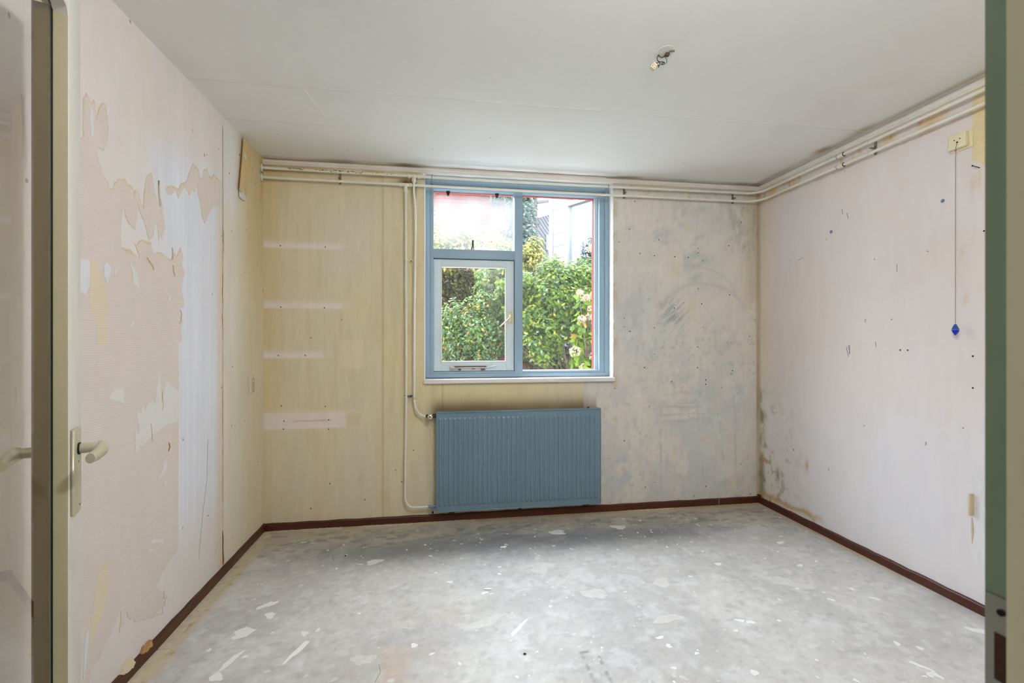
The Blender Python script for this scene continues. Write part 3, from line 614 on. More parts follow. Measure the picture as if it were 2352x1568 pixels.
# small plugs, screw holes and marks on the walls
def dot(parent, plane, a, b, r, material=m_dark, nm='screw_hole'):
    m = MB()
    p = {'b': ((a, D-.0012, b), (a, D+.001, b)), 'l': ((XL+.0012, a, b), (XL-.001, a, b)), 'r': ((XR-.0012, a, b), (XR+.001, a, b)), 'c': ((a, b, H-.0012), (a, b, H+.001))}[plane]
    m.cyl(p[0], p[1], r, 8); return m.build(nm, material, parent)
m_plug = mat('red_brown_plug', (92, 40, 30), .7); m_bluem = mat('blue_grey_smudge', (112, 122, 134), .8)
for (a, b) in [(-1.009,1.841),(-.732,1.841),(-1.007,1.443),(-.738,1.441),(-1.022,1.13),(-.857,1.13),(-.988,.704),(-.71,.705),(-.71,.645),(-.991,.653),(-1.004,.803),(-.732,.794)]: dot(wall_back, 'b', a, b, .0042, m_plug)
for (a, b) in [(1.566,1.847),(1.726,1.845),(1.832,1.843),(2.16,1.94),(2.165,1.57),(1.94,1.50),(1.72,1.465),(1.487,1.03),(1.905,1.025),(1.70,.925),(1.972,.933),(1.972,.900),(1.974,.14),(2.19,1.0)]: dot(wall_back, 'b', a, b, .0045)
for (a, b) in [(2.102,1.176),(2.142,1.176)]: dot(wall_right, 'r', a, b, .0045, m_plug)
for (a, b) in [(2.93,1.775),(2.62,1.86),(2.29,1.68),(1.80,1.155),(1.80,1.01),(1.755,1.715),(2.00,1.67),(2.19,1.34),(1.84,.82)]: dot(wall_right, 'r', a, b, .004, m_dark if a < 1.81 else m_line)
for (a, b, r) in [(2.585,1.90,.011),(1.93,1.90,.009)]: dot(wall_right, 'r', a, b, r, m_bluem, 'smudge')
for (a, b, c, d) in [(2.505,2.02,2.50,1.985),(2.47,1.985,2.462,1.95),(2.16,1.63,2.16,1.59),(2.86,1.77,2.81,1.78),(1.745,1.21,1.74,1.17),(2.285,1.22,2.28,1.19),(2.46,1.20,2.45,1.15),(2.455,1.145,2.45,1.20),(2.475,1.19,2.46,1.13)]:
    m = MB(); m.tube([(XR-.0004, a, b), (XR-.0004, c, d)], .0012, 5); m.build('scuff', m_bluem, wall_right)
for (a, b) in [(2.37,2.19),(2.50,2.13),(2.63,2.21),(2.65,2.02),(2.60,2.05),(2.95,1.62),(2.96,.76)]: dot(wall_left, 'l', a, b, .003, m_line)
for (a, b) in [(-.03,2.93),(.55,3.05),(-.55,3.02),(.30,2.72),(1.6,2.9),(-.9,2.86)]: dot(ceiling, 'c', a, b, .003, m_line)
m = MB(); m.cham(2.385, 2.408, 1.795, 1.803, .43, .53, .001); m.build('paper_curl', m_fringe, wall_right, label='small tan paper curl')
m = MB(); m.tube([(XR-.003, 1.803, .42), (XR-.004, 1.80, .37), (XR-.002, 1.802, .30)], [.001, .004, .001], 6); m.build('paper_curl', m_fringe, wall_right)
# rough unpainted strip of plaster at the near end of the right wall
def ypoly(name, pts, material, th, amp, seed, **t):
    P = ragged(pts, .012, amp, seed); n = len(P); m = MB(); tris = tessellate_polygon([[Vector((a, b, 0)) for a, b in P]])
    vs = [(XR-th, a, b) for a, b in P]+[(XR, a, b) for a, b in P]
    m.add(vs, [tuple(x) for x in tris]+[(i, (i+1) % n, n+(i+1) % n, n+i) for i in range(n)]); return m.build(name, material, wall_right, **t)
m_roughp = mat('rough_plaster', (220, 218, 220), .9, noise=.08, nscale=30, bump=1, bscale=90, stretch=(1, 2, .7))
ypoly('plaster_patch', [(1.81,.60),(1.80,.66),(1.78,.68),(1.755,.60),(1.74,.45),(1.70,.30),(1.60,.20),(1.60,.05),(1.72,.12),(1.80,.24)], m_roughp, .001, .004, 61, label='rough plaster patch low on the right wall')
ypoly('plaster_patch', [(1.80,2.30),(1.803,2.05),(1.775,2.035),(1.76,2.01),(1.74,2.02),(1.70,1.97),(1.60,1.98),(1.60,2.36),(1.78,2.36)], mat('rough_yellow_plaster', (220, 202, 160), .9, noise=.1, nscale=40, bump=1.2, bscale=110), .0012, .003, 62, label='yellowish rough plaster patch beside the switch')

# ---------------------------------------------------------------- splashes on the floor
SPL = [(-0.807,2.131,.046,.030,20),(-0.548,1.975,.014,.060,-22),(-0.783,1.953,.013,.052,-25),(-0.799,1.865,.026,.020,0),(-0.782,2.339,.016,.045,-50),(-0.896,2.032,.009,.009,0),(-0.739,1.968,.009,.010,0),(0.339,1.982,.012,.060,-38),(1.52,2.384,.016,.018,0),(2.054,2.578,.03,.012,30),(0.905,1.83,.016,.010,0),(0.915,1.775,.013,.011,0),(1.002,1.716,.009,.008,0),(1.154,1.582,.018,.012,20),(1.344,1.869,.018,.013,10),(2.26,1.663,.040,.018,-35),(1.796,1.519,.010,.032,35),(1.835,1.645,.012,.012,10),(-0.741,2.248,.022,.022,-20),(-0.551,2.085,.014,.020,-10),(1.307,1.887,.019,.012,0),(1.804,1.469,.012,.020,30),(1.95,2.30,.02,.01,0),(2.05,1.95,.02,.009,-30)]
SPF = [(-0.285,1.882,.040,.034,0),(1.121,2.248,.05,.04,10),(1.171,2.96,.05,.03,0),(0.754,2.94,.06,.03,0),(-0.349,2.703,.04,.03,0),(1.002,1.95,.06,.03,0),(.55,2.5,.07,.05,0),(1.5,1.72,.07,.03,30),(.2,2.05,.10,.03,20),(1.75,2.15,.10,.04,-30),(-.45,2.4,.05,.03,0),(.75,2.2,.05,.05,0)]
def splash(m, x, y, rx, ry, ang, rr, th=.0012):
    n = 14; a = math.radians(ang); top = []; ph = [rr.uniform(0, 6.28) for _ in range(3)]
    for k in range(n):
        t = 2*math.pi*k/n; r = 1+.22*math.sin(2*t+ph[0])+.16*math.sin(3*t+ph[1])+.14*math.sin(5*t+ph[2])
        u, v = rx*r*math.cos(t), ry*r*math.sin(t); top.append((x+u*math.cos(a)-v*math.sin(a), y+u*math.sin(a)+v*math.cos(a)))
    vs = [(a, b, th) for a, b in top]+[(x+(a-x)*1.04, y+(b-y)*1.04, 0) for a, b in top]
    m.add(vs, [tuple(range(n))]+[(n+i, n+(i+1) % n, (i+1) % n, i) for i in range(n)])
rr = random.Random(77)
for s in SPL:
    m = MB(); splash(m, *s, rr); m.build('plaster_splash', m_splash, floor)
for s in SPF:
    m = MB(); splash(m, *s, rr, .0006); m.build('plaster_stain', m_splash2, floor)
m = MB(); m2 = MB()
for i in range(420):
    x, y = rr.uniform(XL+.12, XR-.05), rr.uniform(1.3, 3.1); r = .0025+.007*rr.random()**2.2
    splash(m if rr.random() < .25 else m2, x, y, r*rr.uniform(1, 2), r*rr.uniform(.8, 1.5), rr.uniform(0, 180), rr, .0008)
m.build('fine_splashes', m_splash, floor, kind='stuff'); m2.build('faint_fine_splashes', m_splash2, floor, kind='stuff')
# tan strip of dried glue along the baseboards, raised and broken
def floor_poly(name, pts, material, th, amp, seed, **t):
    P = ragged(pts, .014, amp, seed); n = len(P); m = MB(); tris = tessellate_polygon([[Vector((a, b, 0)) for a, b in P]])
    m.add([(a, b, th) for a, b in P]+[(a, b, 0) for a, b in P], [tuple(x) for x in tris]+[(i, (i+1) % n, n+(i+1) % n, n+i) for i in range(n)]); return m.build(name, material, floor, **t)
for q, (ya, yb) in enumerate(((1.40, 2.06), (2.07, 2.74), (2.76, 3.22))):
    k = 16; out = [(XL+.045+.035*rr.random(), ya+(yb-ya)*i/k) for i in range(k+1)]
    floor_poly('glue_residue', [(XL+.012, ya)]+out+[(XL+.012, yb)], m_glue, .0018, .006, 90+q, label='tan dried glue along the left baseboard')
for q, (xa, xb) in enumerate(((-1.05, -.62), (-.50, .25), (1.35, 1.7))):
    k = 12; out = [(xa+(xb-xa)*i/k, D-.035-.03*rr.random()) for i in range(k+1)]
    floor_poly('glue_residue', [(xa, D-.013)]+out+[(xb, D-.013)], m_glue, .0014, .004, 95+q)
for (x, y, L_, a) in [(-.22,1.84,.03,80),(.905,1.80,.0,0)][:1]:
    m = MB(); m.tube([(x, y, .0006), (x+.01, y-.04, .0006), (x-.004, y-.09, .0006)], .0012, 5); m.build('crack', m_line, floor)
# loose bits lying on the concrete
bits = [(0.244, 2.318, .022, .008, .004, 'flat white chip of plaster lying on the concrete near the middle', m_splash), (.335, 1.815, .006, .005, .004, 'small dark brown crumb on the concrete, the one nearest the scratched square', m_crumb), (-.27, 1.72, .008, .007, .005, 'dark crumb at the front edge of the floor below the brown stain', m_crumb), (-.52, 2.80, .006, .006, .004, 'tiny dark crumb near the back left of the floor', m_dark)]
for (x, y, a, b, hgt, lab, mm) in bits:
    bm = bmesh.new(); bmesh.ops.create_icosphere(bm, subdivisions=2, radius=1)
    for v in bm.verts: v.co = Vector((v.co.x*a*rr.uniform(.8, 1.1), v.co.y*b*rr.uniform(.8, 1.1), max(0, (v.co.z*.5+.5)*hgt*rr.uniform(.8, 1.1))))
    me = bpy.data.meshes.new('debris'); bm.to_mesh(me); bm.free(); me.materials.append(mm)
    o = put('debris', me, None, label=lab, category='debris'); o.location = (x, y, .0004)

# ---------------------------------------------------------------- window
FY = D+.078       # room-side face of the frame
win = empty('window_1', None, None, (0, 0, 0), kind='structure')
def frame_rect(m, x0, x1, z0, z1, w, y0, y1, wl=None, wr=None, wt=None, wb=None):
    wl = wl or w; wr = wr or w; wt = wt or w; wb = wb or w
    m.cham(x0, x0+wl, y0, y1, z0, z1, .0018); m.cham(x1-wr, x1, y0, y1, z0, z1, .0018)
    m.cham(x0+wl-.001, x1-wr+.001, y0+.0005, y1, z0, z0+wb, .0018); m.cham(x0+wl-.001, x1-wr+.001, y0+.0005, y1, z1-wt, z1, .0018)
IX0, IX1, IZ0, IZ1 = -.062, 1.222, .985, 2.325
m = MB(); frame_rect(m, WX0+.001, WX1-.001, WZ0+.004, WZ1-.002, .03, FY, FY+.10, .030, .030, .055, .026)
wf = m.build('outer_frame', m_blue, win, label='blue painted outer frame')
m = MB(); frame_rect(m, IX0+.004, IX1-.004, IZ0, 2.318, .03, FY+.008, FY+.09, .027, .042, .03, .024)
m.cham(.542, .600, FY+.002, FY+.09, IZ0+.005, 2.31, .002)
m.cham(-.04, .545, FY+.004, FY+.09, 1.803, 1.868, .002)
m.build('inner_frame', m_blue, win, label='blue painted post and rail')
# pale blue inner rebate and red outer lip of the fixed light
m = MB(); m.box(1.152, 1.176, FY+.052, FY+.085, 1.005, 2.29); m.box(.60, 1.17, FY+.05, FY+.085, 1.000, 1.012); m.build('glazing_bead', m_pale, win, label='pale glazing bead of the fixed pane')
m = MB(); m.box(1.146, 1.152, FY+.070, FY+.095, 1.01, 2.29); m.box(.60, 1.15, FY+.070, FY+.095, 1.006, 1.012); m.box(.60, 1.15, FY+.070, FY+.095, 2.283, 2.290)
m.box(-.035, .54, FY+.070, FY+.095, 2.283, 2.288); m.build('outer_lip', m_red, win, label='red painted outer edge of the frame')
m = MB(); m.box(.598, 1.155, FY+.062, FY+.068, 1.005, 2.292); m.build('pane', m_glass_thin, win, label='tall fixed glass pane')
m = MB(); m.box(-.037, .544, FY+.062, FY+.068, 1.864, 2.292); m.build('pane', m_glass_haze, win, label='dirty hazy pane of the top light')
# side-hung casement
cs = empty('casement', None, None); cs.parent = win
m = MB(); frame_rect(m, -.031, .538, 1.012, 1.797, .05, FY+.016, FY+.070, .050, .056, .050, .066); m.build('sash', m_pale, cs, label='pale blue casement sash')
m = MB()
for (a, b, c, d) in ((.0185, .026, 1.077, 1.749), (.475, .4825, 1.077, 1.749), (.0185, .4825, 1.074, 1.082), (.0185, .4825, 1.742, 1.749)): m.cham(a, b, FY+.010, FY+.030, c, d, .0015)
m.build('glazing_bead', m_white_gloss, cs, label='white glazing bead')
m = MB(); m.box(.02, .481, FY+.040, FY+.045, 1.076, 1.748); m.build('pane', m_glass_thin, cs)
m = MB(); m.cham(.497, .520, FY+.003, FY+.017, 1.352, 1.435, .002); m.cham(.524, .535, FY+.006, FY+.017, 1.36, 1.43, .002); m.cyl((.508, FY+.004, 1.405), (.508, FY-.022, 1.398), .007)
m.build('latch_plate', m_cream_p, cs, label='cream latch plate')
m = MB(); m.tube([(.512, FY-.024, 1.400), (.49, FY-.028, 1.378), (.455, FY-.030, 1.345), (.432, FY-.028, 1.325)], [.007, .008, .0085, .006], 10, sq=.6); m.build('latch_lever', m_cream_p, cs, label='cream latch lever pointing down left')
m = MB()
for p in ((.503, 1.428), (.513, 1.428), (.513, 1.360)): m.cyl((p[0], FY+.0035, p[1]), (p[0], FY+.002, p[1]), .0022, 8)
m.build('screw', m_dark, cs)
m = MB(); m.cham(.085, .345, FY+.002, FY+.008, 1.026, 1.039, .0015); m.tube([(.34, FY+.004, 1.032), (.36, FY-.004, 1.036), (.385, FY-.010, 1.045), (.405, FY-.010, 1.047)], .0035, 8)
m.cham(.080, .115, FY-.004, FY+.012, 1.022, 1.044, .002)
m.build('stay_arm', mat('aluminium_stay', (190, 188, 186), .3, .7), cs, label='silver casement stay arm')
m = MB(); m.cham(.10, .34, FY+.009, FY+.016, 1.040, 1.046, .001); m.box(.14, .16, FY+.0, FY+.015, 1.018, 1.028); m.box(.30, .33, FY+.0, FY+.015, 1.018, 1.028); m.build('stay_rail', m_rust, cs, label='dark stay rail')
m = MB(); m.cham(.235, .258, FY-.001, FY+.004, 1.024, 1.031, .001); m.build('stay_label', mat('red_mark', (190, 60, 50), .5), cs, label='red spot on the stay')
# black clips and catch on the top light
for x in (.071, .421):
    m = MB(); V = [(x-.014, 2.290), (x+.014, 2.290), (x+.012, 2.275), (x+.004, 2.256), (x-.004, 2.256), (x-.012, 2.275)]
    m.add([(a, FY+.050, b) for a, b in V]+[(a, FY+.062, b) for a, b in V], [(0,1,2,3,4,5)[::-1], (6,7,8,9,10,11)]+[(i, (i+1) % 6, 6+(i+1) % 6, 6+i) for i in range(6)])
    m.build('glass_clip', m_black, win, label='black tapered glass clip')
m = MB(); m.cham(.239, .251, FY+.030, FY+.045, 1.905, 1.942, .003); m.build('catch', m_black, win, label='black catch of the top light')
m = MB(); m.tube([(.245, FY+.040, 1.908), (.238, FY+.040, 1.885), (.236, FY+.040, 1.868)], .0045, 8); m.tube([(.248, FY+.040, 1.905), (.252, FY+.040, 1.868)], .003, 8); m.cham(.228, .262, FY+.03, FY+.055, 1.864, 1.872, .002); m.build('catch_arm', m_rust, win)
# small screws in the frame
for (x, z) in ((-.045, 2.30), (-.045, 1.02), (.57, 1.70), (.57, 1.66), (.57, 1.09), (1.19, 2.27), (.50, 2.315), (.51, 2.313), (-.005, 1.79)):
    m = MB(); m.cyl((x, FY-.0008, z), (x, FY+.002, z), .0028, 8); m.build('screw', m_line, win)
m = MB(); m.cham(-.097, 1.252, D-.030, FY+.002, .935, .9625, .003); sill = m.build('window_sill', m_sill, win, label='white window sill board')
m = MB(); m.box(-.16, 1.32, D+.12, D+WD+.06, .90, .955); m.build('outer_sill', m_white, win)
# ragged white plaster edge of the reveal on the right
m = MB(); rr = random.Random(9); P = [(WX1+.003+rr.uniform(-.003, .003), D-.001, z) for z in np.arange(.99, 2.34, .02)]; m.tube(P, [.001+.0035*rr.random()**2 for _ in P], 6); m.build('plaster_edge', m_white, wall_back, label='chipped white reveal edge')
m = MB(); m.box(WX0-.005, WX0+.002, D-.002, D+.05, .965, 2.30); m.build('plaster_edge', m_white, wall_back)

# ---------------------------------------------------------------- radiator
RX0, RX1, RZ0, RZ1, RY = -.009, 1.126, .084, .750, D-.080
rad = empty('radiator', 'blue-grey ribbed panel radiator on the wall below the window', 'radiator', (.56, D, .08))
def rbuild(m, name, mm, **t):
    m.v = [(a-.56, b-D, c-.08) for a, b, c in m.v]; return m.build(name, mm, rad, **t)
m = MB(); prof = []; x = RX0+.012; pitch = (RX1-RX0-.024)/34.0
for i in range(34):
    for (t, d) in ((.0, 0), (.07, 0), (.15, .0042), (.56, .0042), (.64, 0), (.74, -.0012), (.86, 0)): prof.append((x+pitch*(i+t), d))
prof = [(RX0, 0)]+prof+[(RX1, 0)]
rows = [(RZ0, 0), (RZ0+.004, 0), (RZ0+.036, 0), (RZ0+.046, 1), (RZ1-.050, 1), (RZ1-.040, 0), (RZ1-.002, 0)]
V = []
for (z, k) in rows:
    for (xx, d) in prof: V.append((xx, RY+.005-d*k, z))
n = len(prof); m.add(V, [(j*n+i, j*n+i+1, (j+1)*n+i+1, (j+1)*n+i) for j in range(len(rows)-1) for i in range(n-1)], 0, False)
m.box(RX0, RX1, RY+.006, RY+.022, RZ0, RZ1-.002)
rbuild(m, 'panel', m_rad, label='ribbed front panel')
m = MB(); m.cham(RX0-.003, RX1+.003, RY-.002, RY+.055, RZ1-.006, RZ1+.001, .002); m.cham(RX0-.004, RX0+.0, RY, RY+.055, RZ0, RZ1, .0015); m.cham(RX1, RX1+.004, RY, RY+.055, RZ0, RZ1, .0015); rbuild(m, 'casing', m_rad)
m = MB(); m.tube([(RX0, RY+.001, RZ0+.002), (RX1, RY+.001, RZ0+.002)], .004, 8); rbuild(m, 'bottom_edge', m_rad)
m = MB()
for i in range(60): xx = RX0+.02+i*.0186; m.box(xx, xx+.0012, RY+.022, RY+.052, RZ0+.03, RZ1-.01)
rbuild(m, 'convector_fins', m_rad)
for xx in (.09, 1.03):
    m = MB(); m.box(xx-.012, xx+.012, D-.03, D-.002, RZ0+.05, RZ1-.05); m.cham(xx-.02, xx+.02, D-.06, D-.004, RZ0-.018, RZ0+.003, .002); m.box(xx-.012, xx+.012, D-.012, D-.004, RZ0-.030, RZ0-.01); rbuild(m, 'bracket', m_rust)
m = MB(); m.cyl((1.045, RY+.03, RZ1), (1.045, RY+.03, RZ1+.010), .006); m.cyl((1.045, RY+.03, RZ1+.006), (1.055, RY+.03, RZ1+.010), .003); rbuild(m, 'bleed_valve', m_brass)
m = MB(); m.cyl((.54, D-.05, .062), (.57, D-.045, .070), .004); rbuild(m, 'bottom_hook', m_rust)
# upper valve: brass body with two nuts and a fluted white hand wheel
m = MB(); vz = .722; vy = D-.055
def hexnut(m, x0, x1, y, z, r): m.tube([(x0, y, z), (x1, y, z)], r, 6)
hexnut(m, -.078, -.064, vy, vz, .012); m.cyl((-.082, vy, vz), (-.008, vy, vz), .0075); hexnut(m, -.034, -.022, vy, vz, .014); hexnut(m, -.020, -.010, vy, vz, .011); m.cyl((-.052, vy, vz), (-.052, vy-.02, vz), .010)
rbuild(m, 'valve_body', m_brass, label='tarnished brass valve body')
m = MB(); nn = 24; V = []
for (yy, sc) in ((vy-.016, .9), (vy-.018, 1), (vy-.038, 1), (vy-.041, .86)):
    for k in range(nn): a = 2*math.pi*k/nn; r = (.0165+.0022*math.cos(6*a))*sc; V.append((-.052+r*math.cos(a), yy, vz+r*math.sin(a)))
m.add(V, [(j*nn+k, j*nn+(k+1) % nn, (j+1)*nn+(k+1) % nn, (j+1)*nn+k) for j in range(3) for k in range(nn)]+[tuple(range(3*nn, 4*nn))], 0, True)
w = rbuild(m, 'hand_wheel', m_alu, label='white six-lobed hand wheel')
m = MB(); m.cyl((-.052, vy-.0415, vz+.002), (-.052, vy-.043, vz+.002), .005); rbuild(m, 'wheel_centre', m_brass)
m = MB(); lz = .118; hexnut(m, -.062, -.046, vy, lz, .011); m.cyl((-.066, vy, lz), (-.008, vy, lz), .008); hexnut(m, -.030, -.014, vy, lz, .013); m.cyl((-.038, vy, lz), (-.038, vy-.004, lz-.030), .009)
rbuild(m, 'lockshield_valve', m_rad, label='blue painted lockshield valve')
m = MB(); m.cyl((-.036, vy-.004, lz-.028), (-.034, vy-.004, lz-.046), .006); rbuild(m, 'drain_tip', m_dark)

# ---------------------------------------------------------------- heating pipes
def arc(c, r, a0, a1, n, f): return [f(c[0]+r*math.cos(math.radians(a0+(a1-a0)*i/n)), c[1]+r*math.sin(math.radians(a0+(a1-a0)*i/n))) for i in range(n+1)]
PY = D-.045; PX = XR-.045
def run(z, r, name, label, sag):
    e = empty(name, label, 'pipe', (XL, PY, z)); off = (-XL, -PY, -z)
    zz = lambda x: z+sag*math.sin(max(0, min(1, (x-XL)/(XR-XL)))*math.pi)
    pts = [(x, PY, zz(x)) for x in np.linspace(XL+.002, PX-.10, 20)]
    zc = zz(PX-.1); pts += [(a, b, zc) for a, b in arc((PX-.10, PY-.10), .10, 90, 0, 8, lambda a, b: (a, b))][1:]
    pts += [(PX, y, zc+(z-zc)*(PY-.1-y)/2) for y in np.linspace(PY-.13, 1.0, 12)]
    m = MB(); m.tube([(a+off[0], b+off[1], c+off[2]) for a, b, c in pts], r, 12); m.build('tube', m_pipe, e)
    return e, off, zz
def fit(e, off, name, p, q, r, mm=m_pipe, n=14, **t):
    m = MB(); p = Vector(p)+Vector(off); q = Vector(q)+Vector(off); d = (q-p).normalized()
    m.tube([p, p+d*.002, q-d*.002, q], [r*.8, r, r, r*.8], n); m.build(name, mm, e, **t)
up, uo, uz = run(2.325, .0085, 'heating_pipe', 'upper of the two cream heating pipes running under the ceiling, black-flecked at left', -.006)
lo, loff, lz_ = run(2.264, .0080, 'heating_pipe', 'lower of the two cream heating pipes running under the ceiling', -.004)
# black flecks where the paint has come off the upper pipe
rr = random.Random(5); m = MB()
for i in range(64):
    x = rr.choice([rr.uniform(-1.08, -.24), rr.uniform(-.95, -.85), rr.uniform(-.78, -.62), rr.uniform(-.58, -.50)]); a = rr.uniform(-.3, 1.2); L_ = rr.uniform(.002, .009)
    c = Vector((x-XL, -.0085*math.cos(a), .0085*math.sin(a)+uz(x)-2.325)); m.tube([c-Vector((L_, 0, rr.uniform(-.002, .002))), c, c+Vector((L_, 0, rr.uniform(-.001, .001)))], [.0006, rr.uniform(.0012, .0024), .0006], 5)
m.build('paint_fleck', m_pipe_bare, up, kind='stuff')
for e, off, z in ((up, uo, 2.325), (lo, loff, 2.264)):
    m = MB(); m.cyl((.001, 0, 0), (.007, 0, 0), .027, 20); m.tube([(.007, 0, 0), (.010, 0, 0)], [.016, .012], 20); m.build('wall_rosette', m_pipe, e, label='round wall cover plate')
    m = MB(); m.tube([(.0072+.0001, .027*math.cos(a), .027*math.sin(a)) for a in np.linspace(0, 2*math.pi, 24)], .0011, 5, cap=False); m.build('rosette_rim', m_rust, e)
    fit(e, off, 'coupling', (PX, 2.49, z-.001), (PX, 2.445, z-.001), .0125)
    for y in (2.49, 2.445): fit(e, off, 'coupling_ring', (PX, y+.002, z-.001), (PX, y-.002, z-.001), .0135, m_rust)
# tees
tx = -.158
z = uz(tx)
for a, b in ((tx-.042, tx-.026), (tx+.022, tx+.038)): fit(up, uo, 'compression_nut', (a, PY, z), (b, PY, z), .0135)
fit(up, uo, 'tee_fitting', (tx-.026, PY, z), (tx+.022, PY, z), .0115); fit(up, uo, 'tee_fitting', (tx, PY, z+.008), (tx, PY-.02, z-.045), .0115)
fit(up, uo, 'compression_nut', (tx, PY-.010, z-.018), (tx, PY-.018, z-.040), .0140)
tx2 = -.212; z2 = lz_(tx2)
for a, b in ((tx2-.045, tx2-.025), (tx2+.020, tx2+.040)): fit(lo, loff, 'compression_nut', (a, PY, z2), (b, PY, z2), .0120)
fit(lo, loff, 'tee_fitting', (tx2-.026, PY, z2), (tx2+.022, PY, z2), .0108); fit(lo, loff, 'tee_fitting', (tx2, PY, z2), (tx2, PY, z2-.035), .0108)
fit(lo, loff, 'compression_nut', (tx2, PY, z2-.026), (tx2, PY, z2-.052), .0128)
# drops to the radiator
PD = D-.045
def drop(pts, r, label):
    e = empty('radiator_pipe', label, 'pipe', pts[0]); o = Vector(pts[0]); m = MB(); m.tube([p-o for p in smooth(pts, 4)], r, 12); m.build('tube', m_pipe, e); return e
p = [(tx, PY-.019, uz(tx)-.040), (tx, PY-.019, 2.22), (tx+.002, PY-.019, 2.18), (tx+.008, PY-.014, 2.10), (tx+.009, PY-.008, 2.0), (tx+.007, PY-.004, 1.8), (tx+.002, PY, 1.4), (tx+.001, PY, .86)]
p += [(-.155, PY, .83), (-.150, PY-.003, .79), (-.138, PY-.006, .76), (-.118, PY-.009, .735), (-.095, PY-.010, .724), (-.074, PY-.010, .722)]
drop(p, .0072, 'right-hand cream heating pipe dropping beside the window to the radiator hand wheel')
p = [(tx2, PY, z2-.050), (tx2+.001, PY, 1.7), (tx2+.003, PY, .9), (tx2-.002, PY, .4), (tx2-.004, PY, .20), (tx2-.001, PY-.002, .165), (tx2+.012, PY-.005, .138), (tx2+.034, PY-.008, .122), (tx2+.06, PY-.010, .118), (-.064, PY-.010, .118)]
drop(p, .0072, 'left-hand cream heating pipe running down to the bottom of the radiator')
# pipe brackets
m_brk = mat('dull_bracket_steel', (138, 128, 106), .5, .4, noise=.3, nscale=80)
def bracket(loc, rot, label, bare=m_brk, dx=.0, span=.061):
    e = empty('pipe_bracket', label, 'bracket', loc, 'pipe brackets'); e.rotation_euler = rot
    m = MB(); m.cham(-.008, .008, -.003, .0005, -.036, .036, .001); m.cham(-.006, .006, -.036, -.002, -.003, .003, .001); m.build('strap', bare, e)
    for s in (-1, 1):
        m = MB(); m.tube([(0+.0001, -.045+.0105*math.cos(a), s*span/2+.0105*math.sin(a)) for a in np.linspace(0, 2*math.pi, 14)], .0022, 6, cap=False); m.build('clamp_ring', m_pipe, e)
    m = MB(); m.cyl((0, -.0035, .006), (0, -.0075, .006), .0042, 8); m.build('screw', m_dark, e)
    return e
zm = (2.325+2.264)/2-.003
bracket((-.639, D, zm), (0, 0, 0), 'small pipe bracket on the yellow back wall, halfway between corner and window')
bracket((1.331, D, zm), (0, 0, 0), 'rusty pipe bracket just right of the window')
bracket((2.19, D, zm), (0, 0, 0), 'rusty pipe bracket on the back wall near the right corner')
bracket((XR, 2.283, zm+.004), (0, 0, -math.pi/2), 'rusty pipe bracket on the right wall beside the pipe couplings')
for (x, zb, lab) in ((-.185, 1.762, 'pipe bracket holding the two vertical pipes beside the window top light'), (-.188, .851, 'pipe bracket holding the two vertical pipes below the window sill')):
    e = bracket((x, D, zb), (0, math.pi/2, 0), lab, m_pipe if zb > 1 else m_brk, span=.057)
for (x, lab) in ((-.045, 'screw hook for the pipes at the top left of the window frame'), (1.192, 'screw hook for the pipes at the top right of the window frame')):
    e = empty('pipe_hook', lab, 'hook', (x, FY, 2.29)); m = MB(); m.tube([(0, 0, .02), (0, -.05, .02), (0, -.10, .018), (.004, -.128, .024), (.004, -.136, .035), (.004, -.130, .046)], .0024, 7)
    m.tube([(0, -.004, .02), (.006, -.06, -.02), (.002, -.122, -.038)], .002, 7); m.build('hook_wire', m_brk, e)
    m = MB(); m.cyl((.004, -.001, .02), (.004, .002, .02), .005, 10); m.build('screw_head', m_dark, e)

# ---------------------------------------------------------------- ceiling wires
e = empty('ceiling_wiring', 'green ceiling wires with a beige terminal block hanging from a bare light outlet', 'wiring', (.913, 1.82, H))
m = MB(); n = 32; V = []
for (r, z_) in ((.034, 0), (.0335, -.0007), (.031, -.0009)): V += [(r*math.cos(2*math.pi*k/n), r*math.sin(2*math.pi*k/n)-.028, z_) for k in range(n)]
m.add(V, [(j*n+k, j*n+(k+1) % n, (j+1)*n+(k+1) % n, (j+1)*n+k) for j in range(2) for k in range(n)]+[tuple(range(2*n, 3*n))]); m.build('outlet_cover', mat('outlet_cover_paint', (224, 224, 221), .9), e, label='round white ceiling cover')
m = MB(); m.tube(smooth([(.006, -.02, -.002), (.004, -.01, -.008), (-.004, 0, -.012), (-.012, .004, -.006), (-.02, .006, -.002)]), .0026, 8); m.tube([(.012, -.03, -.003), (.032, -.036, -.004)], .003, 8); m.cham(.004, .020, -.02, -.004, -.012, -.001, .002); m.build('ceiling_hook', m_rust, e)
m = MB(); m.tube(smooth([(-.018, .0, -.002), (-.024, .002, -.012), (-.022, .004, -.022), (-.012, .006, -.027), (.002, .006, -.026), (.010, .006, -.030), (.006, .006, -.036), (-.004, .006, -.036), (.002, .005, -.031), (.010, .004, -.029)]), .0016*1.15, 7)
m.tube(smooth([(-.014, .006, -.029), (-.020, .008, -.030), (-.030, .009, -.032)]), .0015*1.15, 7); m.tube(smooth([(-.026, .008, -.034), (-.018, .007, -.040), (-.016, .006, -.050)]), .0018*1.15, 7); m.tube(smooth([(-.012, .006, -.030), (-.009, .006, -.036), (-.013, .006, -.042), (-.018, .006, -.041)]), .0016*1.15, 7)
m.build('wire', m_wire, e, label='dark green curled wire')
m = MB(); m.tube(smooth([(.004, -.004, -.010), (.016, 0, -.018), (.018, .004, -.028), (.014, .005, -.034)]), .0011, 6); m.build('wire', m_brass, e, label='thin bare wire')
m = MB(); M = T(-.036, .010, -.046) @ Matrix.Rotation(math.radians(35), 4, 'Y')
m.cham(-.010, .010, -.008, .008, -.013, .013, .002, M=M)
